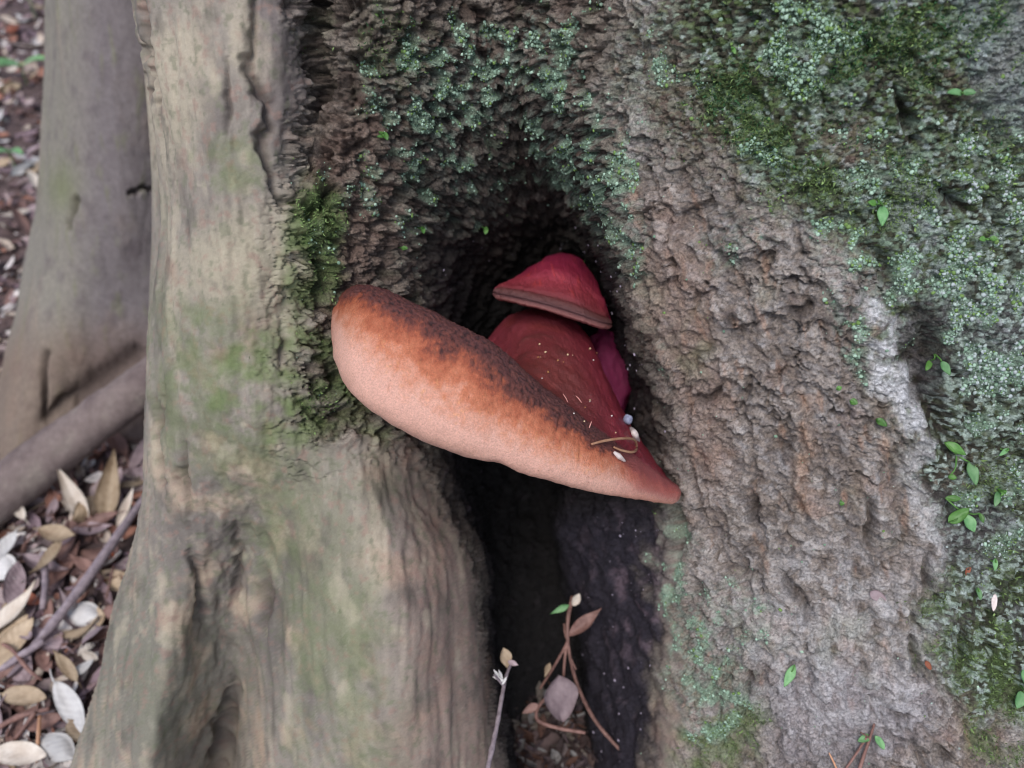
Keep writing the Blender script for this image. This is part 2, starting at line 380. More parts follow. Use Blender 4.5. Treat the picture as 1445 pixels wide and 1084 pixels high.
# smooth bark
fib = fbm(X*260, Y*24, Z*120, 4); fib2 = fbm(X*90, Y*9, Z*60, 3)
smooth_h = 0.0026*fbm(X*22, Y*12, Z*22, 4)+0.0010*fib+0.0032*fib2+0.0030*blob(320, 780, 120, 200, 0, .5)*fbm(X*70, Y*7, Z*50, 3, ridged=True)+0.0006*fbm(X*300, Y*220, Z*300, 3)
# scaly, pitted bark in the middle
f1, f2, ra, rb, fex, fey = worley(X*125+w3*1.3+w1*1.2, Y*125+w4*1.3+Z*80)
lump = (1-np.clip(f1*1.15, 0, 1)**2)
f1b, f2b, rab, _, _, feyb = worley(X*300+w4*1.5, Y*300+w3*1.5+Z*200, 5)
lump2 = 1-np.clip(f1b*1.1, 0, 1)**2
lift = sst(-.5, .45, fey)                                                          # scales whose lower edge stands proud
pit_n = sst(0.05, 0.35, fbm(X*85+7, Y*70, Z*85, 3))
rough_h = 0.0095*(lump-0.55)*(0.35+1.1*ra)+0.0042*(lift-.5)*(.3+rb)+0.0036*(lump2-0.5)+0.0016*(feyb)*(.4+rab)+0.008*fbm(X*45, Y*45, Z*45, 4)-0.011*pit_n
# flaky plates on the right flank: overlapping flakes, long axis running down to the right, lower edges lifted
ca_, sa_ = math.cos(R(24)), math.sin(R(24)); XA = X*ca_+Y*sa_; YA = -X*sa_+Y*ca_+.6*Z
wA = fbm(X*34+3, Y*34, Z*34, 3); wB = fbm(X*34+77, Y*34, Z*34, 3); wC = fbm(X*150, Y*150, Z*150, 3); wD = fbm(X*150+31, Y*150, Z*150, 3)
g1, g2, pa, pb, gex, gey = worley(XA*20+wA*1.3+wC*.26, YA*34+wB*1.3+wD*.40, 2)
h1, h2, qa, qb, hex_, hey = worley(XA*52+wB*1.4+wC*.55, YA*92+wA*1.4+wD*.7, 3)
k1, k2, ka, kb, kex, key = worley(XA*170+wC*1.3+wA*2, YA*260+wD*1.5, 4)
crackA = 1-sst(0.0, 0.09, g2-g1); crackB = 1-sst(0.0, 0.10, h2-h1)
crk_gate = sst(-0.05, 0.3, fbm(X*30+50, Y*30, Z*30, 3))
wrink = fbm(XA*110+w3*2, YA*260+w4*2, Z*160, 4, ridged=True)
fz_ = sst(-.25, .2, w2+.5*w1)                                                      # flaking comes and goes
flake_h = 0.0050*(pa-0.5)+0.0045*gey*(.2+pb)+(0.0026*(qa-0.5)+0.0034*hey*(.1+qb))*(.30+.75*fz_)+0.0010*(ka-0.5)+0.0011*key*kb-0.0060*crackA*crk_gate-0.0030*crackB*fz_ \
          +0.0018*wrink+0.0008*fbm(xs*420, Y*330, Z*420, 2)+0.004*fbm(X*26, Y*20, Z*26, 4)
# long shallow fissures down the flank
fis = fbm(xs*46+w3*.5, Y*9+w2*.8, Z*20, 3, ridged=True); flake_h = flake_h-0.0045*sst(.55, .8, fis)
# moss / granular crust
gr1, gr2, gra, grb, _, _ = worley(X*420+w3*1.2, Y*420+w4*1.2+Z*200, 7)
gran = 1-np.clip(gr1*1.2, 0, 1)**2
clump = fbm(X*75, Y*75, Z*75, 4)
gap = sst(0.08, 0.42, fbm(X*62+40, Y*56, Z*62, 4))
moss_h = 0.0060*clump+0.0030*(gran-.5)+0.0028*fbm(X*330, Y*330, Z*330, 3)-0.007*gap+0.003*fbm(X*30, Y*30, Z*30, 2)
# hollow wall
cav_h = 0.010*fbm(X*45, Y*40, Z*45, 4)+0.0035*(lump-0.5)*sst(950, 600, py)+0.001*fbm(X*260, Y*200, Z*260, 3)+0.0012*(gran-.5)
hh = left*smooth_h+rough_c*rough_h+right*((1-mossR)*flake_h+mossR*(moss_h+0.4*flake_h))
hh = hh*(1-cav)+cav*(cav_h+0.35*rough_h*sst(520, 380, py))
hh += grn*left*0.0016*fbm(X*120, Y*120, Z*120, 4)
hh += 0.004*fbm(X*55, Y*40, Z*55, 3)*blob(640, 560, 500, 80)*0
# flake the border between smooth and scaly bark
bord = np.clip(4*left*rough_c, 0, 1); hh += bord*(0.006*(qa-0.5)+0.004*(pa-.5)-0.003*crackB)
midflake = blob(480, 400, 110, 260, 5)*(1-cav); hh += midflake*(0.0035*(qa-0.5)+0.004*(pa-.5)-0.003*crackA-0.002*crackB)
# ---- individual cracks and plate edges seen on the bark: (polyline, half width px, depth, raised lip, side)
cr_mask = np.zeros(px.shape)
for pts, wpx, dep, lip, sd_ in [
    ([(366,-40),(356,50),(350,110),(385,148),(372,190),(378,240),(398,288),(425,270)], 5, .007, .003, 1),
    ([(452,-60),(450,60),(455,120),(440,170)], 10, .009, .0, 1),
    ([(322,80),(318,130),(325,150),(318,190)], 3, .003, .001, 1),
    ([(196,-40),(206,70),(222,150)], 4, .008, .002, 1),
    ([(470,225),(462,270),(440,300),(418,285)], 8, .010, .003, 1),
    ([(236,545),(226,600),(228,660),(236,700)], 4, .006, .002, -1),
    ([(264,630),(262,680),(268,720)], 4, .005, .0015, 1),
    ([(272,780),(280,830),(278,875)], 5, .007, .001, 1),
    ([(335,735),(338,800),(330,860)], 4, .004, .001, 1),
    ([(372,800),(380,850),(370,890)], 6, .004, .001, 1),
    ([(440,330),(455,380),(452,420)], 6, .008, .003, -1),
    ([(394,470),(396,520)], 5, .005, .002, -1),
    ([(332,965),(322,1010),(310,1084),(300,1140)], 9, .012, .0, 1),
    ([(1222,690),(1232,712),(1228,740),(1231,778)], 4, .006, .004, -1),
    ([(1098,806),(1122,835),(1149,878)], 4, .006, .003, 1),
    ([(1284,900),(1290,930),(1308,948)], 4, .006, .003, 1),
    ([(1306,775),(1308,820),(1302,852)], 4, .005, .004, -1),
    ([(1302,440),(1312,480),(1300,520),(1310,560),(1328,602),(1338,632)], 11, .013, .002, 1),
    ([(1215,340),(1250,375),(1262,410)], 8, .006, .002, 1),
    ([(1262,125),(1275,160),(1292,198)], 7, .011, .002, 1),
    ([(1318,260),(1345,285),(1362,295)], 6, .008, .001, 1),
    ([(1403,225),(1398,270),(1402,330)], 4, .006, .001, 1),
    ([(1112,430),(1125,440),(1150,425)], 4, .006, .003, 1),
    ([(960,560),(1000,562),(1018,540)], 4, .005, .003, -1),
    ([(1064,700),(1070,740)], 3, .005, .002, 1),
    ([(950,720),(958,760),(950,800)], 6, .007, .002, 1),
    ([(985,815),(990,850)], 6, .007, .002, 1),
    ([(1050,940),(1058,985)], 3, .005, .003, -1),
    ([(1005,960),(1020,1010)], 5, .006, .002, 1),
    ([(1240,1000),(1285,1012)], 3, .004, .002, 1),
    ([(1320,1050),(1335,1076)], 7, .008, .002, 1),
    ([(1360,880),(1358,950)], 6, .008, .001, 1),
    ([(1100,650),(1115,625)], 7, .006, .002, 1),
    ([(1030,440),(1038,480)], 3, .004, .002, 1),
    ([(905,220),(912,250)], 3, .005, .001, 1),
    ([(1040,20),(1070,35)], 5, .007, .001, 1),
    ]:
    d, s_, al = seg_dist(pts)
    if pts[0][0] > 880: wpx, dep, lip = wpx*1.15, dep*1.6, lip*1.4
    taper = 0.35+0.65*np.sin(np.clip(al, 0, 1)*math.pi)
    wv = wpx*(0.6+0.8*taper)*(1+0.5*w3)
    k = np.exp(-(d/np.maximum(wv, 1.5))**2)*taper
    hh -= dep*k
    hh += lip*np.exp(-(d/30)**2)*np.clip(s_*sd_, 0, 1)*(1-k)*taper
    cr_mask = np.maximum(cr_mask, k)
# orange worm-track strip on the flank
d, s_, al = seg_dist([(1133,520),(1140,560),(1132,600),(1138,640),(1128,660),(1135,720)]); strip = np.exp(-(d/11)**2)
hh -= 0.0025*strip*sst(-.3, .2, w3)
hh = hh*vis
T = B+N*hh[..., None]

# ---- colour of the bark; shade in cracks and hollow is partly painted in
def mixc(c, col, w): return c*(1-w[..., None])+np.asarray(col)*w[..., None]
nA = fbm(X*35, Y*9, Z*35, 5); nB = fbm(X*120, Y*80, Z*120, 4); nC = fbm(X*14+80, Y*12, Z*14, 4); nD = fbm(X*55+20, Y*55, Z*55, 5); nE = fbm(X*28+3, Y*28+60, Z*28, 4)
col = np.zeros(B.shape)+lin(144, 135, 124)
nF = fbm(X*230, Y*60, Z*200, 4); nG = fbm(X*150+60, Y*130, Z*150, 4)
# smooth buttress
col = mixc(col, lin(176, 164, 144), sst(.0, .5, nA)*.9)
col = mixc(col, lin(104, 96, 92), sst(.05, .45, -nA)*.8)
col = mixc(col, lin(150, 120, 104), sst(.1, .5, nE)*.65)
col = mixc(col, lin(116, 116, 92), sst(.05, .5, nC)*.7)
col = mixc(col, lin(112, 104, 98), blob(330, 800, 110, 170, 0, .5)*.8)
col = mixc(col, lin(120, 118, 104), blob(215, 960, 120, 140, 0, .5)*.7)
col = mixc(col, lin(118, 108, 106), blob(410, 60, 48, 140, 4, .5)*.8)
col = mixc(col, lin(182, 170, 148), blob(245, 120, 45, 130, 5, .5)*.75)
col = mixc(col, lin(178, 168, 142), blob(330, 370, 90, 75, 0, .6)*.6)
col = mixc(col, lin(178, 158, 136), lowI*sst(.0, .45, nE+.25*nA)*.8*sst(800, 450, px))
col = mixc(col, lin(150, 122, 110), lowI*sst(500, 640, px+40*nE)*.55)
col = mixc(col, lin(124, 124, 100), lowI*blob(450, 820, 50, 220, -14, .6)*.7)
col = mixc(col, lin(190, 180, 164), sst(.1, .5, nF)*.22); col = mixc(col, lin(100, 92, 86), sst(.1, .5, -nF)*.40)
col = mixc(col, lin(108, 112, 88), sst(.12, .34, nG)*.5); col = mixc(col, lin(150, 120, 108), sst(.12, .36, -nG)*.5)
nH = fbm(X*48+9, Y*30, Z*48, 5); col = mixc(col, lin(94, 88, 80), sst(.12, .38, nH)*.55); col = mixc(col, lin(184, 172, 150), sst(.14, .4, -nH)*.5)
col = col*np.array([.86, .855, .86])
# scaly middle
cB = np.zeros(B.shape)+lin(104, 90, 80)
cB = mixc(cB, lin(148, 136, 124), sst(.35, .9, ra)*.8); cB = mixc(cB, lin(150, 138, 128), sst(.7, .95, rab)*.6); cB = mixc(cB, lin(70, 58, 52), sst(.6, .1, ra)*.6)
cB = mixc(cB, lin(116, 120, 94), sst(.08, .4, nD)*.4); cB = mixc(cB, lin(138, 104, 92), sst(.1, .45, nE)*.45)
col = col*(1-rough_c[..., None])+cB*rough_c[..., None]
col = mixc(col, lin(136, 112, 100), blob(510, 300, 70, 130, 10)*.6*(1-cav))
# right flank
cC = np.zeros(B.shape)+lin(134, 125, 119)
cC = mixc(cC, lin(168, 160, 154), sst(.45, .95, pa)*.7); cC = mixc(cC, lin(98, 89, 85), sst(.5, .05, qa)*.65); cC = mixc(cC, lin(166, 157, 152), sst(.6, .95, qb)*.55)
cC = mixc(cC, lin(88, 78, 73), sst(.3, .02, ka)*.6); cC = mixc(cC, lin(182, 174, 168), sst(.8, .98, ka)*.6)
cC = mixc(cC, lin(152, 122, 107), sst(.08, .35, nE)*.6); cC = mixc(cC, lin(122, 122, 101), sst(.05, .35, nC)*.7)
cC = mixc(cC, lin(156, 154, 155), sst(.1, .4, nD)*.5); cC = mixc(cC, lin(74, 62, 58), sst(.5, 1., crackA*crk_gate)*.6); cC = mixc(cC, lin(84, 72, 68), sst(.6, .85, fis)*.6)  # cracks and fissures coloured darker to deepen their shade
cC = mixc(cC, lin(160, 124, 102), sst(.2, .4, fbm(xs*140+7, Y*30, Z*100, 4))*.6); cC = mixc(cC, lin(86, 77, 74), sst(.16, .34, fbm(xs*170+17, Y*110, Z*150, 4))*.65)
cC = mixc(cC, lin(172, 124, 88), strip*.5*sst(-.2, .2, nD)); cC = mixc(cC, lin(170, 150, 130), sst(.3, .8, wrink)*.35)
cC = mixc(cC, lin(152, 122, 106), blob(960, 480, 60, 200, -12)*.35)
cC = mixc(cC, lin(108, 116, 80), (blob(1020, 1050, 70, 60)+.6*blob(955, 1000, 40, 120)+.5*blob(970, 480, 40, 60)+.5*blob(1200,900,50,60))*sst(-.25, .25, nD)*.75)
cC = mixc(cC, lin(148, 140, 142), blob(1190, 1010, 130, 90)*.6)
# mossy corner
pick = gra+.40*nD+.25*nE
cM = np.zeros(B.shape)+lin(104, 108, 88)
cM = mixc(cM, lin(64, 60, 48), sst(.36, .24, pick)*.9); cM = mixc(cM, lin(92, 112, 62), sst(.34, .4, pick)*sst(.62, .54, pick)*.8)
cM = mixc(cM, lin(140, 162, 140), sst(.62, .70, pick)*.8); cM = mixc(cM, lin(184, 194, 190), sst(.86, .94, pick)*.85)
cM = mixc(cM, lin(128, 108, 98), sst(.12, .35, -nC)*.65); cM = mixc(cM, lin(176, 178, 184), sst(.2, .42, nC+.5*nB)*.65)
cM = mixc(cM, lin(156, 166, 168), blob(1430, 60, 60, 120)*.5)
cM = mixc(cM, lin(52, 50, 42), crustF*sst(.62, .5, pick)*.75); cM = mixc(cM, lin(184, 198, 188), crustF*sst(.66, .76, pick)*.8)
cC = np.clip(cC*np.array([1.08, 1.09, 1.12]), 0, .9); cM = np.clip(cM*1.12, 0, .9)
cC = cC*(1-mossR[..., None])+cM*mossR[..., None]
cC = mixc(cC, lin(222, 220, 222), pale*sst(-.35, .10, nB+.6*nE+.4*nD)*.9)
cC = mixc(cC, lin(70, 62, 60), blob(1325, 500, 28, 90, -8)*.8)
cC = mixc(cC, lin(104, 98, 102), (blob(1365, 760, 50, 60))*.5)
col = col*(1-right[..., None])+cC*right[..., None]
# green film of algae on the buttress
col = mixc(col, lin(98, 112, 68), grn*sst(-.35, .25, nD+.4*nE)*.8*(1-cav))
cl_ = fbm(X*95+5, Y*85, Z*95, 3)
# inside of the hollow: wet violet wall, shade painted in, blackest at the back
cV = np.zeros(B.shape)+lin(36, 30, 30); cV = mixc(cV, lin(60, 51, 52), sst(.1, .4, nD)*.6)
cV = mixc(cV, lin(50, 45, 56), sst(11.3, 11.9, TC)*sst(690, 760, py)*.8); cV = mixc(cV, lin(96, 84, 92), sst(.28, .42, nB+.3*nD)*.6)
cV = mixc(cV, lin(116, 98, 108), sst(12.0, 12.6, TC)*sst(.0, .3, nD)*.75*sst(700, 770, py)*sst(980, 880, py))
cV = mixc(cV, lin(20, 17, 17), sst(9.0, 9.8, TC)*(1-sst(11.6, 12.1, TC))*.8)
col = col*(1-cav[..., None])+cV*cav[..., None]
LICHm = 0
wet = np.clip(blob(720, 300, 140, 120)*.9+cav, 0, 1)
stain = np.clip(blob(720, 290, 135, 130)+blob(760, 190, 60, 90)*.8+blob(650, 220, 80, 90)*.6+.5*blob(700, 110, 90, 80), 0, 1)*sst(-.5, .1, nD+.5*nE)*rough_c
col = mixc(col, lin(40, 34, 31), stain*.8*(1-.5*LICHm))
col = mixc(col, lin(62, 50, 46), cr_mask*.65)  # shade of the individual cracks put into the colour
rough_attr = np.where(True, 0.88-0.42*wet*sst(-.2, .3, nB), 0)

front = vis & (px > -30) & (px < 1480) & (py > -40) & (py < 1130)
clus = fbm(X*95+5, Y*85, Z*95, 3); clus2 = fbm(X*30+11, Y*30, Z*30, 3)
zoneL = (1.0*blob(770, 90, 60, 50)+1.0*blob(820, 200, 60, 90)+.75*blob(640, 130, 130, 90)+.55*blob(850, 300, 45, 110)+.5*blob(600, 270, 120, 60)
         +.9*blob(1110, 60, 70, 50)+1.0*blob(1070, 230, 50, 30)+.8*blob(1180, 90, 100, 80)+.75*blob(1290, 300, 140, 120)+.85*blob(1210, 480, 30, 70, -15)
         +.7*blob(1400, 400, 80, 220)+.6*blob(1410, 640, 60, 200)+.5*blob(1040, 330, 60, 40)+1.0*blob(985, 920, 35, 120, -18)+.8*blob(1010, 1010, 50, 70)+.5*blob(960, 770, 25, 60)
         +.45*blob(1050, 860, 60, 60)+.35*blob(930, 120, 60, 120)+.3*blob(880, 420, 30, 150, -12)+.3*blob(700, 30, 200, 60)+.25*blob(470, 420, 50, 120)+.15*blob(690, 380, 120, 80)+.5*blob(955, 40, 14, 60))
clus3 = fbm(X*60+25, Y*60, Z*60, 3)
dens = np.clip(zoneL*1.3, 0, 1)*sst(.13, .28, clus3+.05*rough_c+.45*clus+.30*clus2+.26*np.clip(zoneL-.55, -.4, .6)-.02)*front
LICH = dens.copy()
zoneM = (1.0*blob(1330, 60, 150, 60)+1.0*blob(1010, 160, 55, 60)+.8*blob(1110, 210, 70, 60)+.55*blob(1180, 110, 120, 80)+.9*blob(455, 340, 45, 70)+.35*blob(430, 520, 60, 80)
         +.6*blob(1250, 250, 80, 50)+.7*blob(1310, 860, 40, 60)+.9*blob(1375, 910, 60, 60)+.7*blob(1420, 1010, 50, 70)+.8*blob(1030, 1060, 60, 40)+.35*blob(1390, 260, 70, 90)
         +.3*blob(540, 60, 80, 60)+.4*blob(1410, 760, 50, 120)+.3*blob(930,700,20,20)+.5*blob(1060, 10, 40, 25))
densM = np.clip(zoneM, 0, 1)*sst(-.2, .3, clus2+.5*clus)*front*(1-cav)
col = mixc(col, lin(92, 116, 62), np.clip(densM*1.2, 0, 1)*.6)
film = np.clip(zoneL*1.2-.35*rough_c, 0, 1)*sst(.45, .62, grb+.5*clus3+.3*clus2)*(1-cav)*front
col = mixc(col, lin(140, 154, 140), film*.55); col = mixc(col, lin(140, 172, 144), LICH*.5*(1-cav))
# trunk goes on upward out of the picture and down into the soil
top = T[0]; bot = T[-1]
ups = np.array([[0, 0, z] for z in (1.1, .8, .55, .35, .2, .1, .05, .02)]); ups[:, 1] = ups[:, 2]*.12
TU = top[None]+ups[:, None, :]
nb = 10; k = np.linspace(0.1, 1, nb)[:, None]
down = bot.copy(); down[:, 2] = -0.10
TD = bot[None]*(1-k[..., None])+down[None]*k[..., None]
TT = np.concatenate([TU, T, TD], 0)
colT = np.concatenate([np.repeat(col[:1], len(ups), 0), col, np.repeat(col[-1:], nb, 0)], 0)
grain = np.clip(.16*left+.9*rough_c+.75*right+.2*mossR, .1, 1)*(1-cav)+.7*cav
grT = np.concatenate([np.repeat(grain[:1], len(ups), 0), grain, np.repeat(grain[-1:], nb, 0)], 0)
roT = np.concatenate([np.repeat(rough_attr[:1], len(ups), 0), rough_attr, np.repeat(rough_attr[-1:], nb, 0)], 0)
tree = tag(empty('tree', (0.1, 0.75, 0)), 'mossy buttressed tree with a dark hollow where red bracket fungi grow', 'tree')
def keep(o, parent):                                   # parent without moving
    o.parent = parent; o.matrix_parent_inverse = Matrix.Translation(-Vector(parent.location)); return o
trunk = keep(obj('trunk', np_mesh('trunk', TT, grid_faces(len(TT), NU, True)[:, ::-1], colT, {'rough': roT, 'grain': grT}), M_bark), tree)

# ---- lookup of a bark point under a photo position
tpx, tpy, tpd = proj(T.reshape(-1, 3)); tN = grid_normals(T, True).reshape(-1, 3)
if (tN[(NV//2)*NU+NU//2]@FWD) > 0: tN = -tN
Tf = T.reshape(-1, 3)
def on_bark(x, y, r=2.5):
    d = (tpx-x)**2+(tpy-y)**2
    c = np.nonzero(d < r*r)[0]
    if len(c) == 0: return on_bark(x, y, r*1.8)
    k = c[np.argmin(tpd[c])]
    return Tf[k], N.reshape(-1, 3)[k]

# ================================================================== lichen granules, painted sparkle specks and moss on the bark (uncountable)
t_ = (1+5**.5)/2
ico = np.array([(-1,t_,0),(1,t_,0),(-1,-t_,0),(1,-t_,0),(0,-1,t_),(0,1,t_),(0,-1,-t_),(0,1,-t_),(t_,0,-1),(t_,0,1),(-t_,0,-1),(-t_,0,1)], float); ico /= np.linalg.norm(ico[0])
icof = np.array([(0,11,5),(0,5,1),(0,1,7),(0,7,10),(0,10,11),(1,5,9),(5,11,4),(11,10,2),(10,7,6),(7,1,8),(3,9,4),(3,4,2),(3,2,6),(3,6,8),(3,8,9),(4,9,5),(2,4,11),(6,2,10),(8,6,7),(9,8,1)])
dens = np.clip(dens+0.003*right*front+.002*rough_c*front, 0, 1)*(1-.85*cav)
wallspk = cav*front*(.012*sst(11.7, 12.1, TC)*sst(700, 760, py)*sst(-.1, .3, clus2)+.0035*sst(430, 340, py)+.006*sst(12.2, 12.7, TC))  # pale specks standing in for wet sparkle on the hollow walls
dens = dens+wallspk/.42
pidx = np.nonzero(RNG.random(dens.size) < (dens*0.42).ravel())[0]
rad = 0.0004+0.0011*RNG.random(len(pidx))**3
rot = RNG.normal(size=(len(pidx), 3, 3)); q, _ = np.linalg.qr(rot)
sh = ico[None]*(1+0.25*RNG.normal(size=(len(pidx), 12, 1)).clip(-1, 1))
gv = np.einsum('nij,nkj->nki', q, sh)*rad[:, None, None]
nn = N.reshape(-1, 3)[pidx]
gv = gv-0.45*np.einsum('nkj,nj->nk', gv, nn)[..., None]*nn[:, None]                # flattened to the bark
gv += Tf[pidx][:, None]+nn[:, None]*(rad*.25)[:, None, None]
tone = RNG.random(len(pidx)); lc = lin(120, 148, 124)[None]*(1-tone[:, None])+lin(178, 204, 182)[None]*tone[:, None]
gx = px.ravel()[pidx]; gy = py.ravel()[pidx]
grey = (sst(1220, 1420, gx+60*RNG.normal(size=len(gx)))*(RNG.random(len(gx)) < .5))[:, None]; lc = lc*(1-grey)+lin(182, 190, 190)[None]*grey
olive = ((RNG.random(len(gx)) < .22*np.where(gy < 460, 1, .3)))[:, None]; lc = np.where(olive, lin(118, 146, 84)[None], lc)
inw = (cav.ravel()[pidx] > .5)[:, None]; lc = np.where(inw, lin(176, 164, 180)[None], lc); 
gf = (icof[None]+12*np.arange(len(pidx))[:, None, None]).reshape(-1, 3)
lich = obj('lichen', np_mesh('lichen', gv.reshape(-1, 3), gf, np.repeat(lc[:, None], 12, 1)), M_lichen)
tag(lich, 'mint green granular lichen crusting the rough bark, with pale painted sparkles in the hollow', 'lichen', kind='stuff')
# moss: short leafy shoots
mi = np.nonzero(RNG.random(densM.size) < np.clip(densM*0.9, 0, 1).ravel())[0]
nm = len(mi); nn = N.reshape(-1, 3)[mi]
dirs = nn*.6+RNG.normal(size=(nm, 3))*.55+np.array([0, 0, .25]); dirs /= np.linalg.norm(dirs, axis=1)[:, None]
sidev = np.cross(dirs, RNG.normal(size=(nm, 3))); sidev /= np.linalg.norm(sidev, axis=1)[:, None]
ln = (0.0010+0.0024*RNG.random(nm))[:, None]; wd = (0.0003+0.0004*RNG.random(nm))[:, None]
b0 = Tf[mi]-nn*.0006
bend = dirs+0.7*RNG.normal(size=(nm, 3))*.4
mv = np.stack([b0-sidev*wd, b0+sidev*wd, b0+dirs*ln*.6+sidev*wd*.8, b0+dirs*ln*.6-sidev*wd*.8, b0+dirs*ln*.6+bend*ln*.5], 1)
mf = (np.array([[0, 1, 2], [0, 2, 3], [3, 2, 4]])[None]+5*np.arange(nm)[:, None, None]).reshape(-1, 3)
tone = RNG.random(nm)[:, None]; mc = lin(76, 96, 54)*(1-tone)+lin(134, 158, 98)*tone
deep = ((py.ravel()[mi] < 240) & (RNG.random(nm) < .5))[:, None]; mc = np.where(deep, lin(56, 90, 56), mc)
moss = obj('moss', np_mesh('moss', mv.reshape(-1, 3), mf, np.repeat(mc[:, None], 5, 1), smooth=False), M_moss)
tag(moss, 'short green moss growing in tufts on the bark', 'moss', kind='stuff')

# ================================================================== BRACKET FUNGI
def loft(sections, ns, nt, tshift=0.0):
    S = np.array(sections, float)                    # nsec, K, 3 (photo x, y, depth)
    S3 = P(S[..., 0], S[..., 1], S[..., 2])
    ts = np.linspace(0, len(S)-1, ns); a = catmull(S3, ts)
    tt = np.linspace(0, S.shape[1], nt, endpoint=False)
    v = np.swapaxes(catmull(np.swapaxes(a, 0, 1), tt, True), 0, 1)
    return v, ts/(len(S)-1), tt
def orient(V, Nn):
    c = V.mean(axis=(0, 1)); return Nn if ((V-c)*Nn).sum() > 0 else -Nn
def sec(low, mid, crest, cap1, cap2, back):
    u2 = (0.5*(low[0]+back[0]), 0.6*low[1]+0.4*back[1], back[2]+.005)
    u1 = (low[0]*.8+back[0]*.2+4, low[1]*.84+back[1]*.16-6, low[2]*.62+back[2]*.38)
    return [low, mid, crest, cap1, cap2, back, u2, u1]
def tip(x, y, d, r=3):
    return [(x-r, y+r, d-.002), (x-r, y, d-.003), (x-r, y-r, d-.002), (x, y-r, d), (x+r, y-r, d+.002), (x+r, y, d+.003), (x+r, y+r, d+.002), (x, y+r, d)]
FS = [tip(484, 448, .556, 5),
      sec((468,468,.535),(466,446,.528),(476,420,.534),(500,403,.548),(520,414,.562),(535,436,.60)),
      sec((474,512,0.498),(490,466,.488),(516,407,.503),(532,411,.520),(548,446,.575),(580,450,.66)),
      sec((500,560,0.482),(531,505,.470),(572,432,.482),(592,444,.504),(606,480,.56),(630,490,.68)),
      sec((560,604,0.475),(592,552,.462),(633,464,.473),(656,478,.496),(668,512,.540),(676,506,.66)),
      sec((626,633,0.476),(655,588,.462),(692,494,.472),(714,510,.496),(720,515,.544),(688,482,.655)),
      sec((700,660,0.482),(724,620,.468),(750,541,.479),(772,545,.506),(760,486,.556),(720,446,.65)),
      sec((775,680,0.490),(788,647,.477),(801,582,.489),(822,578,.516),(812,502,.560),(775,437,.645)),
      sec((838,694,0.502),(846,666,.491),(848,618,.502),(864,612,.526),(852,548,.566),(822,466,.640)),
      sec((892,704,0.520),(897,684,.511),(892,648,.519),(904,640,.540),(882,596,.574),(856,538,.635)),
      sec((934,709,.549),(939,698,.541),(933,675,.545),(930,664,.560),(912,638,.584),(884,594,.63)),
      sec((953,707,.571),(960,698,.569),(956,687,.571),(948,680,.580),(936,667,.592),(914,640,.63)),
      tip(948, 694, .60, 4)]
NS, NT = 520, 340
V, ss, tt = loft(FS, NS, NT)
Nf = orient(V, grid_normals(V, True))
S_, T_ = np.meshgrid(ss, tt, indexing='ij'); T_ = np.where(T_ > 7.0, T_-8, T_)
fx, fy, fz = [V[..., k].astype(np.float32) for k in range(3)]
fn1 = fbm(fx*40, fy*40, fz*40, 4); fn2 = fbm(fx*160, fy*160, fz*160, 4); fn3 = fbm(fx*500, fy*500, fz*500, 3); fn4 = fbm(fx*18+9, fy*18, fz*18, 3)
along = S_*0.24; across = T_*0.03
c1, c2, ca, cb, _, _ = worley(along*560+fn3*.8, across*640+fn2*.5, 21)
wr = fbm(along*420, across*90+fn2*.4, S_*0+1, 4)                      # short furrows running across the lip
band = sst(1.56, 1.82, T_+.20*fn1+.30*fn2+.22*fn3+.25*(S_-.45))*sst(2.75, 2.35, T_)*sst(.03, .16, S_)*sst(.80, .64, S_)
face = sst(-.3, .1, T_)*sst(1.9, 1.5, T_)
cap = sst(2.3, 2.6, T_)*sst(5.6, 5.2, T_)
lum = fbm(along*26, across*9, S_*0+4, 3)
hf = 0.0010*fn1+0.0026*fn4+0.0014*lum*sst(-.8, .2, T_)*sst(2.4, 1.8, T_)+0.0012*np.exp(-((T_-2.1)/.3)**2)*fbm(along*120, S_*0, S_*0+8, 3)+.0007*np.exp(-(T_/.3)**2)*fbm(along*150, S_*0, S_*0+3, 3)+band*(0.0019*(1-np.clip(c1*1.2, 0, 1)**2)-.0006+.0008*fn3)+face*(0.00035*wr+0.00022*fn3)+cap*(0.0009*fn2+0.0004*fn3+.0015*fn1)
gro = np.exp(-((S_-.572-.004*fn2)/.0035)**2)*sst(1.15, 1.4, T_)*sst(2.1, 1.8, T_); hf -= .0007*gro        # small gash in the lip
gro2 = np.exp(-((S_-.625)/.003)**2)*sst(.95, 1.1, T_)*sst(1.8, 1.5, T_); hf -= .0006*gro2
hf -= 0.003*np.exp(-((S_-.50)/.03)**2)*np.exp(-((T_+.05)/.35)**2)                                        # notch in the lower edge
V = V+Nf*hf[..., None]
def ramp(t, stops):
    ts_ = [s[0] for s in stops]; cs_ = np.array([lin(*s[1]) for s in stops])
    return np.stack([np.interp(t, ts_, cs_[:, k]) for k in range(3)], -1)
tw = T_+.24*fn1+.30*fn2+.14*wr+.20*fn3-.16
fc = ramp(tw, [(-2.6, (150, 96, 84)), (-.6, (196, 150, 136)), (.0, (206, 158, 140)), (.55, (216, 166, 148)), (.9, (208, 148, 124)), (1.16, (192, 116, 84)), (1.38, (164, 86, 58)),
              (1.5, (126, 64, 48)), (1.74, (98, 50, 46)), (2.1, (92, 46, 46)), (2.4, (106, 54, 50)), (2.7, (118, 54, 52)), (3.3, (124, 54, 52)), (4.0, (144, 60, 66)), (4.6, (156, 62, 78)), (5.4, (120, 30, 54))])
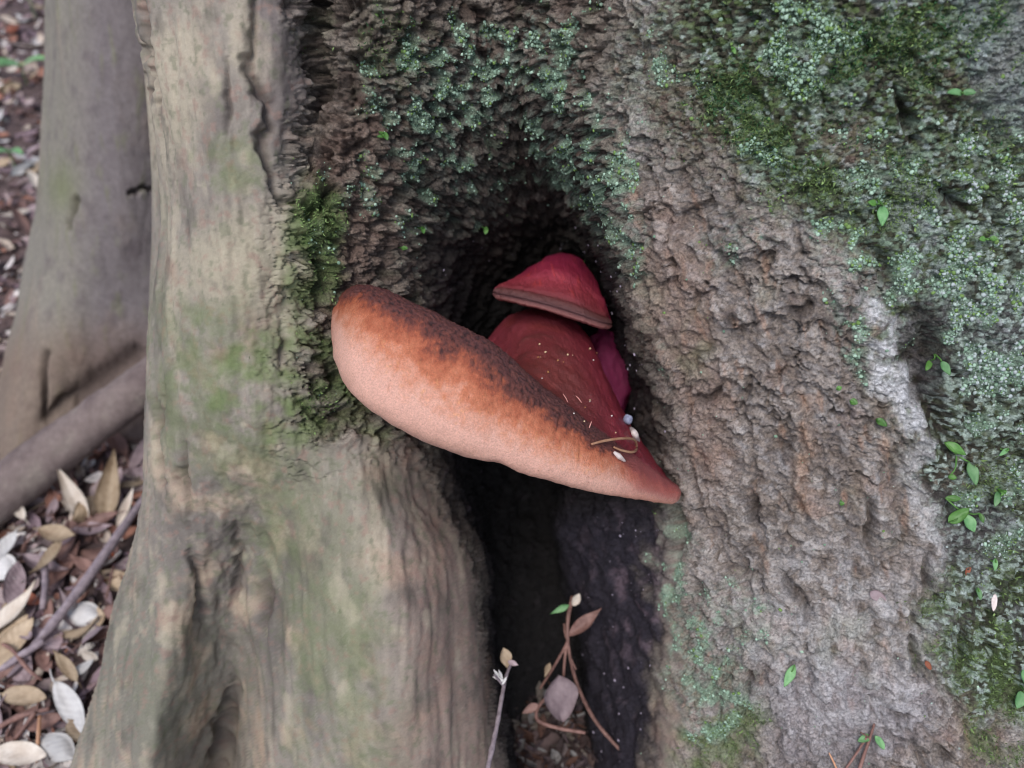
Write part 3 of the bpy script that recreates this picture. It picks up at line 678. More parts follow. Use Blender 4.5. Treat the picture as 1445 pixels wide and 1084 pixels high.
lend = sst(.16, .05, S_+.02*fn1); fc = mixc(fc, lin(150, 84, 66), lend*.75*sst(.6, 1.2, tw)); fc = mixc(fc, lin(186, 112, 86), lend*.6*sst(1.0, .3, tw))
rend = sst(.66, .80, S_+.02*fn1)*sst(2.8, 2.0, T_); fc = mixc(fc, lin(164, 84, 84), rend*.75*sst(.2, .9, tw)); fc = mixc(fc, lin(200, 120, 100), rend*.5*sst(.7, .2, tw))
spk = sst(.30, .5, fbm(fx*480+3, fy*480, fz*480, 4, .7)+.45*fn1-.05)*sst(-.2, .4, T_)*sst(2.0, 1.2, T_); fc = mixc(fc, lin(136, 78, 58), spk*.7)         # rusty freckles
pit = band*sst(.42, .75, c1); fc = mixc(fc, lin(132, 76, 64), band*sst(.5, .95, ca)*.55); fc = mixc(fc, lin(62, 34, 34), band*.45); fc = mixc(fc, lin(40, 22, 26), pit*.8); fc = mixc(fc, lin(90, 46, 40), gro*.5*sst(-.2,.3,fn2))
fc = mixc(fc, lin(84, 50, 42), cap*sst(.05, .45, fn1+.4*fn2)*.65*sst(4.9, 4.0, T_)); fc = mixc(fc, lin(172, 76, 68), cap*sst(.1, .5, -fn1+.3*fn2)*.5)
fc = mixc(fc, lin(154, 34, 66), cap*sst(.54, .70, S_)*.6)
fc = mixc(fc, lin(98, 50, 46), cap*.30)
glint = sst(.15, .6, fn3+.4*wr)*np.exp(-((T_-1.1)/.35)**2)*sst(.1, .25, S_)*sst(.8, .6, S_); fc = mixc(fc, lin(222, 164, 116), glint*.65)  # yellowish highlights of the tiny bumps painted into the colour
fr = np.clip(.42-.08*fn2+.25*band-.10*cap+.1*sst(.6, .0, T_), .2, .9)
def part_faces(mask_rows):                                            # keep used vertices only
    F = grid_faces(NS, NT, True)
    return F[mask_rows.ravel()]
def sub_mesh(name, V, F, col, ro):
    u, inv = np.unique(F, return_inverse=True)
    return np_mesh(name, V.reshape(-1, 3)[u], inv.reshape(F.shape), col.reshape(-1, 3)[u], {'rough': ro.ravel()[u]})
fungus = tag(empty('bracket_fungus', P(720, 560, .70)), 'large thick red bracket fungus with broad orange and pink lip in the hollow', 'fungus')
isrim = ((T_ > -1.0) & (T_ < 2.75))[:-1]
flip = (np.cross(V[260, 101]-V[260, 100], V[261, 100]-V[260, 100])@Nf[260, 100]) < 0
Frim = part_faces(isrim); Fcap = part_faces(~isrim)
if flip: Frim = Frim[:, ::-1]; Fcap = Fcap[:, ::-1]
rim = keep(obj('lip', sub_mesh('lip', V, Frim, fc, fr), M_fungus), fungus); rim['label'] = 'orange to pink rolled lip with a dark granular crest'
capo = keep(obj('cap', sub_mesh('cap', V, Fcap, fc, fr), M_fungus), fungus); capo['label'] = 'dark red domed upper surface'
Vbig = V.copy()
# violet lobe behind the dome
th = np.linspace(0, math.pi, 60)[:, None]; ph = np.linspace(0, 2*math.pi, 90, endpoint=False)[None]
lx = np.sin(th)*np.cos(ph); ly = np.sin(th)*np.sin(ph); lz = np.cos(th)+0*ph
cen = P(856, 528, .668)
loc = cen+(lx*.020)[..., None]*RIGHT+(ly*.019)[..., None]*FWD+((lz*.036-lx*.007)[..., None])*UP
loc = loc+(0.010*fbm(lx*1.3+2, ly*1.3, lz*1.3, 4))[..., None]*np.stack([lx, ly, lz], -1)
lcol = np.zeros(loc.shape)+lin(124, 30, 72); lcol = mixc(lcol, lin(150, 58, 100), sst(.0, .5, fbm(lx*2, ly*2, lz*2+5, 3))*.6)
lob = keep(obj('rear_lobe', np_mesh('rear_lobe', loc, grid_faces(60, 90, True), lcol, {'rough': np.full(lcol.shape[:2], .45)}), M_fungus), fungus)
lob['label'] = 'smooth violet red lobe behind the dome'

# small upper bracket
def sec2(low, rim_, rimtop, cap_, back):
    u2 = (0.45*low[0]+.55*back[0], 0.6*low[1]+0.4*back[1], back[2]+.005)
    u1 = (low[0]*.8+back[0]*.2, low[1]*.90+back[1]*.10, low[2]*.6+back[2]*.4)
    m1 = tuple(.5*(rimtop[k]+cap_[k]) for k in range(3)); m1 = (m1[0], m1[1], m1[2]-.004)
    return [low, rim_, rimtop, m1, cap_, back, u2, u1]
US = [tip(700, 413, .603, 3),
      sec2((706,424,.592),(698,415,.588),(704,405,.592),(728,393,.622),(745,382,.69)),
      sec2((735,430,.580),(732,422,.575),(737,410,.579),(748,382,.616),(764,370,.69)),
      sec2((775,440,.575),(774,432,.569),(776,418,.574),(768,374,.610),(776,362,.69)),
      sec2((815,453,.574),(816,445,.568),(815,431,.573),(800,376,.608),(798,359,.69)),
      sec2((843,462,.580),(846,455,.575),(841,442,.580),(828,392,.618),(815,363,.69)),
      sec2((858,465,.592),(864,459,.589),(859,449,.593),(848,412,.628),(830,380,.69)),
      tip(860, 457, .62, 3)]
NS2, NT2 = 320, 240
V2, ss, tt = loft(US, NS2, NT2); N2 = orient(V2, grid_normals(V2, True))
S2, T2 = np.meshgrid(ss, tt, indexing='ij'); T2 = np.where(T2 > 7.0, T2-8, T2)
ux, uy, uz = [V2[..., k].astype(np.float32) for k in range(3)]
un1 = fbm(ux*60, uy*60, uz*60, 4); un2 = fbm(ux*260, uy*260, uz*260, 4); ribn = fbm(S2*30, T2*1.3+un1*.4, S2*0+2, 4)
h2_ = .0016*un1+.0030*fbm(ux*22, uy*22, uz*22, 3)*sst(1.8, 3, T2)+.0005*un2+.0007*fbm(S2*26, S2*0, S2*0+6, 3)*sst(2.4, 1.6, T2)+.0009*ribn*sst(1.9, 2.6, T2)*sst(5, 4, T2)-.0016*np.exp(-((T2-1.15+.08*un1)/.10)**2)-.0012*np.exp(-((T2-2.15)/.15)**2)
V2 = V2+N2*h2_[..., None]
uc = ramp(T2+.1*un1+.08*un2, [(-1.5, (110, 50, 60)), (-.2, (150, 84, 84)), (.6, (134, 84, 80)), (1.1, (80, 48, 50)), (1.6, (106, 68, 66)), (2.0, (104, 52, 52)), (2.35, (128, 46, 54)), (3.0, (152, 54, 66)), (4.0, (146, 40, 66)), (5, (140, 34, 74))])
uc = mixc(uc, lin(196, 70, 64), sst(.1, .5, ribn)*sst(2.2, 2.7, T2)*.5); uc = mixc(uc, lin(150, 20, 76), sst(.75, .95, S2)*sst(2.2, 2.8, T2)*.6); uc = mixc(uc, lin(170, 62, 104), sst(.1, .02, S2)*.5)
up_f = tag(empty('bracket_fungus', P(800, 410, .70)), 'small crimson bracket fungus with ridged brown rim above the large one', 'fungus')
flip2 = (np.cross(V2[160, 61]-V2[160, 60], V2[161, 60]-V2[160, 60])@N2[160, 60]) < 0
F2 = grid_faces(NS2, NT2, True); F2 = F2[:, ::-1] if flip2 else F2
isr = ((T2 > -1.0) & (T2 < 2.2))[:-1].ravel(); ur = np.clip(.42-.1*un2, .2, .8)
o = keep(obj('rim', sub_mesh('upper_rim', V2, F2[isr], uc, ur), M_fungus), up_f); o['label'] = 'brown double ridged edge'
o = keep(obj('cap', sub_mesh('upper_cap', V2, F2[~isr], uc, ur), M_fungus), up_f); o['label'] = 'crimson upper surface'

fpx, fpy, fpd = proj(Vbig.reshape(-1, 3)); Nff = Nf.reshape(-1, 3); Vff = Vbig.reshape(-1, 3)
def on_fungus(x, y):
    c = np.nonzero((fpx-x)**2+(fpy-y)**2 < 9)[0]; k = c[np.argmin(fpd[c])]; return Vff[k], Nff[k]

# ================================================================== GROUND
def ground_h(x, y):
    x = np.asarray(x); y = np.asarray(y); f = np.exp(-((x**2+(y-.8)**2)/9.0))
    return (0.020*fbm(x*5, y*5, x*0+.5, 4)+.012*fbm(x*22, y*22, x*0+2.5, 3))*f
n1g = np.concatenate([-np.geomspace(1.2, 300, 40)[::-1], np.linspace(-1.15, 1.15, 220), np.geomspace(1.2, 300, 40)])
n2g = np.concatenate([-np.geomspace(.1, 300, 40)[::-1], np.linspace(0, 3.2, 300), np.geomspace(3.25, 300, 40)])
gx, gy = np.meshgrid(n1g, n2g); gz = ground_h(gx, gy)
gcol = np.zeros(gx.shape+(3,))+lin(92, 76, 74); gn = fbm(gx*30, gy*30, gx*0, 4); gcol = mixc(gcol, lin(40, 30, 28), sst(.0, .4, gn)); gcol = mixc(gcol, lin(96, 76, 66), sst(.1, .5, -gn)*.7)
grd = obj('ground', np_mesh('ground', np.stack([gx, gy, gz], -1), grid_faces(*gx.shape), gcol), M_litter); tag(grd, kind='structure')

# ================================================================== GREY STEM BEHIND and SURFACE ROOT
grows = {
 -150: [(300,1.10),(75,1.02),(62,.93),(100,.86),(170,.85),(250,.90),(330,1.02)],
    0: [(300,1.12),(86,1.04),(74,.95),(110,.885),(180,.875),(260,.92),(340,1.04)],
  130: [(300,1.13),(84,1.06),(72,.98),(112,.91),(185,.90),(265,.95),(345,1.06)],
  250: [(300,1.15),(78,1.09),(66,1.01),(108,.94),(180,.93),(260,.98),(345,1.08)],
  350: [(300,1.17),(62,1.11),(50,1.03),(92,.965),(165,.955),(260,1.0),(345,1.1)],
  450: [(300,1.18),(44,1.12),(30,1.05),(70,.985),(150,.99),(260,1.02),(345,1.12)],
  550: [(300,1.18),(22,1.13),(6,1.06),(45,1.0),(130,1.02),(250,1.04),(345,1.13)],
  650: [(300,1.16),(-6,1.12),(-24,1.06),(20,1.01),(105,1.03),(240,1.05),(345,1.13)],
  760: [(300,1.14),(-40,1.10),(-60,1.05),(-10,1.01),(80,1.02),(230,1.05),(345,1.12)]}
gp = sorted(grows); gc = np.array([[(x, y, d) for x, d in grows[y]] for y in gp], float)
GG, GT = resample(gc, 320, 300, True)
GB = P(GG[..., 0], GG[..., 1], GG[..., 2]); GN = grid_normals(GB, True)
if GN[160, np.argmin(np.abs(GT[160]-3.5))]@FWD > 0: GN = -GN
a, b, c = [v.astype(np.float32) for v in ((GB-CAMP)@RIGHT, -(GB-CAMP)@UP, (GB-CAMP)@FWD)]
m1 = fbm(a*16, b*7, c*16, 4); m2 = fbm(a*90, b*16, c*60, 4); m3 = fbm(a*40+5, b*34, c*40, 5)
gh = .006*m1+.0015*m2+.0015*m3
qx, qy = GG[..., 0]+10*m3, GG[..., 1]+10*m2
def gl_line(x0, y0, x1, y1, w):
    dx, dy = x1-x0, y1-y0; t = np.clip(((qx-x0)*dx+(qy-y0)*dy)/(dx*dx+dy*dy), 0, 1)
    return np.exp(-(((qx-x0-t*dx)**2+(qy-y0-t*dy)**2)/w**2))
ck = np.maximum.reduce([gl_line(185, 275, 225, 262, 3), gl_line(95, 320, 108, 285, 5), gl_line(60, 590, 62, 500, 5), gl_line(110, 560, 190, 500, 16), gl_line(62, 590, 110, 555, 8)])
gh -= .012*ck
GB2 = GB+GN*gh[..., None]
gcl = np.zeros(GB.shape)+lin(114, 106, 106); gcl = mixc(gcl, lin(132, 126, 114), sst(150, 80, GG[..., 0])*.8); gcl = mixc(gcl, lin(96, 86, 88), sst(.0, .5, m3)*.6); gcl = mixc(gcl, lin(140, 124, 112), sst(.1, .5, m1)*.5)
gcl = mixc(gcl, lin(116, 116, 90), sst(.1, .5, m2)*.5); gcl = mixc(gcl, lin(120, 96, 82), sst(420, 520, GG[..., 1])*.55); gcl = mixc(gcl, lin(70, 60, 56), ck*.7)
gcl = mixc(gcl, lin(110, 116, 78), np.exp(-(((qx-88)/22)**2+((qy-265)/35)**2))*.6)
gtop = GB2[0][None]+np.array([[0, .15, 1.0], [0, .07, .5], [0, .02, .15]])[:, None]
gst = np.concatenate([gtop, GB2], 0); gcl = np.concatenate([np.repeat(gcl[:1], 3, 0), gcl], 0)
stem = tag(empty('tree', (-.45, 1.1, 0)), 'smooth grey brown trunk standing behind the mossy tree, next to leaf litter', 'tree')
keep(obj('trunk', np_mesh('grey_trunk', gst, grid_faces(len(gst), 300, True)[:, ::-1], gcl), M_grey), stem)

def root_mesh(ctrl, rad, n=160, m=48, squash=1.0):
    c_ = np.array([P(*q) for q in ctrl]); t = np.linspace(0, len(c_)-1, n); pp = catmull(c_, t); rr = np.interp(t, np.arange(len(c_)), rad)
    Tn = np.gradient(pp, axis=0); Tn /= np.linalg.norm(Tn, axis=1)[:, None]
    A = np.cross(Tn, [0, 0, 1.0]); A /= np.linalg.norm(A, axis=1)[:, None]; Bv = np.cross(A, Tn)
    th = np.linspace(0, 2*math.pi, m, endpoint=False)
    dirv = np.cos(th)[None, :, None]*A[:, None]+np.sin(th)[None, :, None]*Bv[:, None]*squash
    v = pp[:, None]+rr[:, None, None]*dirv
    x, y, z = [v[..., k].astype(np.float32) for k in range(3)]
    nn_ = fbm(x*25, y*25, z*25, 4); v = v+dirv*(.004*nn_+.0015*fbm(x*120, y*120, z*120, 3))[..., None]
    cc = np.zeros(v.shape)+lin(122, 108, 104); cc = mixc(cc, lin(94, 80, 80), sst(0, .4, nn_)*.7); cc = mixc(cc, lin(146, 136, 126), sst(.05, .5, -nn_)*.7)
    return np_mesh('surface_root', v, grid_faces(n, m, True), cc)
sr = obj('surface_root', root_mesh([(330, 440, .93), (260, 500, .95), (190, 553, .955), (110, 612, .96), (20, 682, .95), (-70, 755, .92), (-170, 850, .90)], [.025, .025, .025, .027, .030, .032, .034]), M_grey)
tag(sr, 'thick grey brown root slanting over the leaf litter between the trunks', 'root')

# ================================================================== LEAVES
def leaf_mesh(name, L, Wd, shape='oval', curl=0.0, fold=0.2, roll=0.0, n=12, m=7, seed=0, petiole=True):
    """leaf along +X from its base, blade spreading in Y, fold along the midrib, thickness given to the blade"""
    r = np.random.default_rng(seed)
    u = np.linspace(0, 1, n); v = np.linspace(-1, 1, m)
    if shape == 'oval': wv = np.sin(np.pi*u**.85)**.75
    elif shape == 'lance': wv = np.sin(np.pi*u**.75)**1.1
    else: wv = np.sin(np.pi*np.clip(u, 0, 1)**.6)**.6
    wv = np.clip(wv, .04, 1)
    U, Vv = np.meshgrid(u, v, indexing='ij'); hw = Wd/2*wv[:, None]
    yy = Vv*hw*(1+.06*np.sin(9*U+seed)); xx = U*L
    zz = fold*np.abs(yy)+curl*L*(U-.5)**2*2-roll*(Vv**2)*hw+.04*Wd*np.sin(7*U+3*Vv+seed)
    top_ = np.stack([xx, yy, zz], -1); th_ = max(.0003, L*.006)
    bot_ = top_-np.array([0, 0, th_])
    F = grid_faces(n, m); nv = n*m
    per = [(i, 0) for i in range(n)]+[(n-1, j) for j in range(1, m)]+[(i, m-1) for i in range(n-2, -1, -1)]+[(0, j) for j in range(m-2, 0, -1)]
    idx = np.array([i*m+j for i, j in per]); nx = np.roll(idx, -1)
    side = np.stack([idx, idx+nv, nx+nv, nx], -1)
    Vt = np.concatenate([top_.reshape(-1, 3), bot_.reshape(-1, 3)]); Ft = np.concatenate([F, F[:, ::-1]+nv, side])
    if petiole:
        z0 = zz[0, m//2]; tv, tf = tube([(-.22*L, .02*L, z0-.05*L), (-.1*L, 0, z0-.02*L), (.02*L, 0, z0)], [L*.010, L*.012, L*.014], 5)
        Ft = np.concatenate([Ft, tf+len(Vt)]); Vt = np.concatenate([Vt, tv])
    return np_mesh(name, Vt, Ft)
def frame(xdir, zdir):
    x = np.array(xdir, float); x /= np.linalg.norm(x); z = np.array(zdir, float); z = z-(z@x)*x; z /= np.linalg.norm(z); y = np.cross(z, x)
    return Matrix(((x[0], y[0], z[0]), (x[1], y[1], z[1]), (x[2], y[2], z[2])))
def place(o, loc, xdir, zdir, s=1.0):
    M3 = frame(xdir, zdir); o.matrix_world = Matrix.Translation(Vector(loc)) @ M3.to_4x4() @ Matrix.Diagonal((s, s, s, 1))
def img_dir(ang):                                      # direction in the picture plane, degrees clockwise from photo +x
    return math.cos(R(ang))*RIGHT-math.sin(R(ang))*UP
# ---- seedlings on the bark: (x, y, length px, angle, width ratio)
def seedling(leaves, label, mats, root=None, stem_col=None, name='seedling'):
    x0, y0 = root if root else (leaves[0][0], leaves[0][1])
    p0, n0 = on_bark(x0, y0)
    e = tag(empty(name, p0), label, 'seedling')
    for k, (lx, ly, lp, ang, wr_) in enumerate(leaves):
        dpt = (p0-CAMP)@FWD
        L = lp*dpt/FPX*1.05
        base = p0+n0*.004
        me = leaf_mesh('leaf', L, L*wr_, 'oval', curl=-.10, fold=.25, n=10, m=7, seed=k+int(lx), petiole=False)
        o = obj('leaf', me, mats[k % len(mats)])
        # the leaf's middle lies at the given place
        mid, nm_ = on_bark(lx, ly); xd = img_dir(ang)+n0*.25; xd /= np.linalg.norm(xd)
        b_ = mid+n0*(.004)-xd*L*.5
        wm = Matrix.Translation(Vector(b_)) @ frame(xd, -FWD*.8+UP*.5+n0*.5).to_4x4()
        o.parent = e; o.matrix_parent_inverse = Matrix.Translation(-Vector(p0)); o.matrix_basis = wm
        q1 = (p0+b_)/2+n0*.003
        tv, tf = tube([p0-n0*.002, q1, b_+xd*L*.04], [.0006, .0005, .0004], 5)
        st_ = obj('stem', np_mesh('stem', tv, tf), M_green); keep(st_, e)
    return e
G1, G2 = M_green, M_mintleaf
seedling([(1242,300,30,95,.48),(1227,284,13,200,.7)], 'seedling with one hanging oval leaf on lichen crust above the pale streak', [G2, G1], (1238,284))
seedling([(1345,130,25,185,.42),(1363,127,17,-5,.6)], 'two-leaved seedling among lichen below the dark green moss', [G2], (1354,131))
seedling([(1385,335,10,180,.8),(1398,337,10,10,.8)], 'tiny seedling with two round leaves on grey lichen bark', [G1], (1392,337))
seedling([(1307,511,17,120,.5),(1329,517,22,60,.5)], 'two-leaved seedling in the dark cleft beside the pale streak', [G1, G2], (1318,500))
seedling([(1206,565,11,20,.9)], 'single round green leaf on bark left of the pale streak', [G1])
seedling([(1185,545,8,-30,.8)], 'very tiny green leaf on bark beneath the lichen ridge', [G1])
seedling([(1243,594,17,30,.6)], 'small oval leaf at the edge of the pale streak', [G1])
seedling([(1342,629,31,28,.42),(1367,662,34,78,.44),(1338,670,11,0,.7)], 'seedling trailing three leaves down from the foot of the dark cleft', [G1, G2, G1], (1350,645))
seedling([(1340,701,20,-5,.45),(1350,726,32,-42,.5),(1364,736,26,62,.6),(1381,729,14,70,.5)], 'bushy bright green seedling of four leaves on dark granular bark', [G1, G1, G2, G1], (1356,722))
seedling([(1402,698,22,110,.42),(1411,694,12,140,.4)], 'seedling with narrow pale leaf on mossy white crusted bark', [G2, G1], (1408,692))
seedling([(1413,633,18,150,.35)], 'thin slanting leaf among white crusted lichen', [G2])
seedling([(1187,707,7,0,.9)], 'very small round leaf on brown bark plates', [G1])
seedling([(1116,950,33,118,.36)], 'lone narrow green leaf stuck to bare grey bark', [G2])
seedling([(1400,791,17,100,.4)], 'slender leaf pointing down in mossy black bark', [G2])
seedling([(1376,833,17,80,.4)], 'small pale leaf on bark between moss and a white chip', [G2])
seedling([(1434,985,24,115,.6),(1444,955,30,80,.6)], 'broad pale green leaves at the mossy foot of the tree', [G2], (1440,970))
seedling([(541,192,14,60,.6),(533,190,9,180,.6)], 'small bright green seedling on brown scaly bark above the large fungus', [G1], (538,186))
seedling([(592,322,11,80,.6)], 'green leaf speck in rough bark near the hollow', [G1])
seedling([(565,351,9,0,.8)], 'little green leaf on brown bark over the large fungus', [G1])
seedling([(680,321,11,110,.6)], 'yellowish green leaf in the dark roof of the hollow', [G1])
seedling([(823,369,14,20,.5)], 'green leaf beside the top of the small crimson fungus', [G1])
seedling([(1038,72,12,60,.5)], 'small green leaf among lichen on ridged bark', [G1])

# ---- twig with two leaves leaning on the bark at the foot
def twig(name, label, paths, mat, cat='twig', loc=None):
    e = tag(empty(name, paths[0][0][0]), label, cat)
    for k, (pts, rad) in enumerate(paths):
        v, f = tube(pts, rad, 8, .06); keep(obj('stem' if k == 0 else 'side_stem', np_mesh('stem', v, f), mat), e)
    return e
def bk(x, y, off=.003):
    p, n = on_bark(x, y); return p+n*off
tw_ = twig('twig', 'thin forked twig with two green leaves on grey bark', [([bk(1205,1100), bk(1216,1066), bk(1226,1040), bk(1231,1017, .005)], [.0014, .0012, .0010, .0008]), ([bk(1190,1085), bk(1205,1060), bk(1222,1036)], [.0009, .0009, .0008]), ([bk(1215,1030), bk(1226,1037)], [.0005, .0006])], M_twig_red)
for (lx, ly, lp, ang) in ((1216, 1037, 20, 165), (1239, 1043, 20, 55)):
    p0, n0 = on_bark(lx, ly); L = lp*.53/FPX*1.1; o = obj('leaf', leaf_mesh('leaf', L, L*.5, 'oval', -.1, .25, petiole=False), M_mintleaf)
    o.parent = tw_; o.matrix_parent_inverse = Matrix.Translation(-Vector(tw_.location)); xd = img_dir(ang)+.2*n0
    o.matrix_basis = Matrix.Translation(Vector(p0+n0*.004-xd*L*.5)) @ frame(xd, -FWD+.6*UP).to_4x4()
tv, tf = tube([bk(1171, 1058), bk(1176, 1075), bk(1183, 1092)], [.0005, .0008, .0006], 6)
tag(obj('twig', np_mesh('twig', tv, tf), M_straw), 'short pale bent stalk on bark at the foot of the tree', 'twig')

# ---- dead twigs in the hollow
def q(x, y, d): return P(x, y, d)
dead = twig('dead_twig', 'dead reddish curved twig with withered leaves standing in the hollow', [
    ([q(808,842,.700), q(802,870,.690), q(801,900,.685), q(806,935,.690), q(818,975,.70), q(842,1020,.71), q(882,1066,.705)], [.0019, .0019, .0016, .0016, .0017, .0018, .0014]),
    ([q(800,903,.686), q(797,890,.69), q(796,880,.695)], [.0010, .0012, .0008]),
    ([q(801,906,.685), q(788,930,.69), q(776,950,.70), q(762,972,.71)], [.0014, .0014, .0013, .0010]),
    ([q(800,908,.685), q(797,930,.69), q(795,958,.70)], [.0013, .0013, .0011]),
    ([q(806,930,.676), q(813,945,.67)], [.0010, .0006]),
    ([q(784,975,.705), q(764,992,.70), q(757,1005,.695), q(761,1018,.69), q(790,1028,.685), q(826,1034,.68)], [.0012, .0016, .0016, .0017, .0016, .0014])], M_twig_red)
def dead_leaf(parent, x, y, d, lp, ang, wr_, mat, shape='lance', tilt=0.3, nm='withered_leaf', curl=.1):
    L = lp*d/FPX; o = obj(nm, leaf_mesh('dead_leaf', L, L*wr_, shape, curl, .35, petiole=False, seed=int(x)), mat)
    xd = img_dir(ang); o.parent = parent; o.matrix_parent_inverse = Matrix.Translation(-Vector(parent.location))
    o.matrix_basis = Matrix.Translation(Vector(P(x, y, d)-xd*L*.5)) @ frame(xd, -FWD+tilt*UP+.3*RIGHT).to_4x4()
    return o
dead_leaf(dead, 826, 878, .686, 62, -40, .30, M_twig_red, tilt=.8)
dead_leaf(dead, 790, 985, .69, 66, 85, .75, M_mauve, 'oval', curl=.05)
dead_leaf(dead, 813, 846, .695, 20, -60, .6, M_cream, 'oval', nm='bud')
dead_leaf(dead, 790, 860, .694, 30, 155, .30, M_mintleaf, nm='shoot')
dead_leaf(dead, 772, 945, .70, 22, 110, .4, M_tan)
dead_leaf(dead, 748, 1000, .695, 26, 150, .5, M_brown, nm='withered_leaf')
lt = twig('dead_twig', 'thin grey dead twig with pale tufts leaning at the mouth of the hollow', [
    ([q(685,1100,.580), q(694,1058,.588), q(702,1020,.598), q(708,985,.612), q(714,955,.625), q(722,935,.635)], [.0020, .0020, .0017, .0016, .0015, .0010]),
    ([q(711,968,.619), q(704,960,.616), q(697,952,.612)], [.0012, .0010, .0006])], M_twig_grey)
for (x, y, lp, a_) in ((703, 958, 18, 200), (706, 952, 16, 250), (712, 960, 14, 300), (700, 950, 14, 235)): dead_leaf(lt, x, y, .617, lp, a_, .3, M_white, nm='tuft')
dead_leaf(lt, 714, 930, .635, 34, 75, .5, M_tan)
dead_leaf(lt, 724, 936, .633, 16, 20, .5, M_mauve)

# ---- bits lying on the fungus
def fpt(x, y, o_=.0008):
    p, n = on_fungus(x, y); return p+n*o_
tv, tf = tube([fpt(831, 627, .003), fpt(850, 625, .004), fpt(872, 625, .006), fpt(888, 627, .006), P(898, 633, .545), fpt(889, 641, .004), fpt(876, 638, .003), fpt(864, 632, .002)], [.0007, .0009, .0009, .0009, .0009, .0009, .0008, .0006], 7)
tag(obj('grass_stalk', np_mesh('grass_stalk', tv, tf), M_straw), 'thin straw coloured stalk looped on the red cap of the large fungus', 'stalk')
def pebbly(r, seed):
    v = ico*r*(1+.15*np.random.default_rng(seed).normal(size=(12, 1))); return v, icof
uvs = np.linspace(0, math.pi, 14)[:, None]; uvp = np.linspace(0, 2*math.pi, 20, endpoint=False)[None]
bv = np.stack([np.sin(uvs)*np.cos(uvp), np.sin(uvs)*np.sin(uvp), np.cos(uvs)*1.15+0*uvp], -1)*.0034; bv[..., 2] += .0006*np.cos(3*uvp)*np.sin(uvs)
bp_ = P(886, 592, .572); ber = obj('berry', np_mesh('berry', bv, grid_faces(14, 20, True)), M_berry); ber.location = tuple(bp_); tag(ber, 'small bluish grey berry wedged between the large fungus and the bark', 'berry')
tv, tf = tube([P(889, 604, .583), fpt(893, 614, .003), P(900, 624, .575), P(903, 632, .573)], [.0012, .0024, .0018, .0006], 7)
tag(obj('seed_husk', np_mesh('seed_husk', tv, tf), M_chip), 'pale curled husk lying beside the berry', 'husk')
tv, tf = tube([fpt(868, 640), fpt(875, 645), fpt(883, 650)], [.0008, .0020, .0006], 7)
tag(obj('seed_husk', np_mesh('seed_husk', tv, tf), M_chip), 'whitish flake tucked under the straw stalk', 'husk')
parts = []; cl = []
for k in range(70):
    x = random.uniform(735, 905); y = random.uniform(480, 665)
    try: p, n = on_fungus(x, y)
    except ValueError: continue
    cidx = ((fpx-x)**2+(fpy-y)**2).argmin()
    if not (2.4 < T_.ravel()[cidx] < 4.8): continue
    r = random.choice([.0004, .0005, .0006, .0008]); v, f = pebbly(r, k); parts.append((v+p+n*r*.5, f)); cl.append(np.repeat(lin(*random.choice([(214, 190, 150), (222, 214, 208), (176, 130, 80)]))[None], 12, 0))
for (x, y, a_, lp) in ((800, 562, 60, 13), (818, 563, 50, 12), (833, 600, 110, 13)):
    d_ = img_dir(a_)*lp*.25*.55/FPX*2; c0 = fpt(x, y, .0006); v, f = tube([c0-d_, c0+np.array([0, 0, .0006]), c0+d_], [.0002, .0004, .0002], 5)
    parts.append((v, None, f)); cl.append(np.repeat(lin(208, 150, 140)[None], len(v), 0))
Vs, Fs, n_ = [], [], 0
for p_ in parts:
    v = p_[0]; f = p_[-1]; f3 = f if f.shape[1] == 3 else np.concatenate([f[:, [0, 1, 2]], f[:, [0, 2, 3]]])
    Vs.append(v); Fs.append(f3+n_); n_ += len(v)
cr_ = obj('crumbs', np_mesh('crumbs', np.concatenate(Vs), np.concatenate(Fs), np.concatenate(cl)), M_litter); tag(cr_, 'tiny pale crumbs scattered over the red fungus cap', 'crumbs', kind='stuff')
# chips on the bark
for (x, y, a_, lp, wr_, mat, lab) in ((1308, 937, 60, 14, .5, M_rust, 'small rust coloured chip caught under a bark edge'), (1402, 851, 95, 22, .35, M_chip, 'slim white chip on black mossy bark'),
                                   (1238, 842, 30, 24, .6, M_mauve, 'mauve bark flake on the grey flank'), (1365, 806, 110, 14, .5, M_rust, 'little brown chip near moss on the dark bark')):
    p0, n0 = on_bark(x, y); L = lp*.52/FPX*1.1; o = obj('bark_chip', leaf_mesh('chip', L, L*wr_, 'oval', .05, .1, petiole=False), mat); xd = img_dir(a_)
    place(o, p0+n0*.001-xd*L*.5, xd, n0); tag(o, lab, 'chip')

# ================================================================== LEAF LITTER
lm = [leaf_mesh('dry_leaf', .065, .028, 'oval', .12, .3, .0, seed=1), leaf_mesh('dry_leaf', .07, .022, 'lance', .2, .5, .3, seed=2), leaf_mesh('dry_leaf', .055, .030, 'oval', -.15, .1, .5, seed=3),
      leaf_mesh('dry_leaf', .08, .024, 'lance', .3, .8, .2, seed=4), leaf_mesh('dry_leaf', .05, .022, 'oval', .25, -.3, .0, seed=5)]
lmats = [(M_mauve, 'mauve grey', 5), (M_brown, 'brown', 5), (M_tan, 'tan', 3), (M_cream, 'cream', 2), (M_white, 'bleached white', 1), (M_rust, 'rust brown', .7)]
bag = [m for m in lmats for _ in range(int(m[2]*10))]
shapes = {}
def litter_leaf(loc, yaw, mk, mat, tilt, roll_, s, label, group=None, name='dry_leaf'):
    key = (mk, mat.name)
    if key not in shapes:
        me = lm[mk].copy(); me.materials.clear(); me.materials.append(mat); shapes[key] = me
    o = obj(name, shapes[key]); o.location = tuple(loc); o.rotation_euler = (roll_, tilt, yaw); o.scale = (s, s, s)
    return tag(o, label, 'leaf', group)
cnt = 0; tries = 0
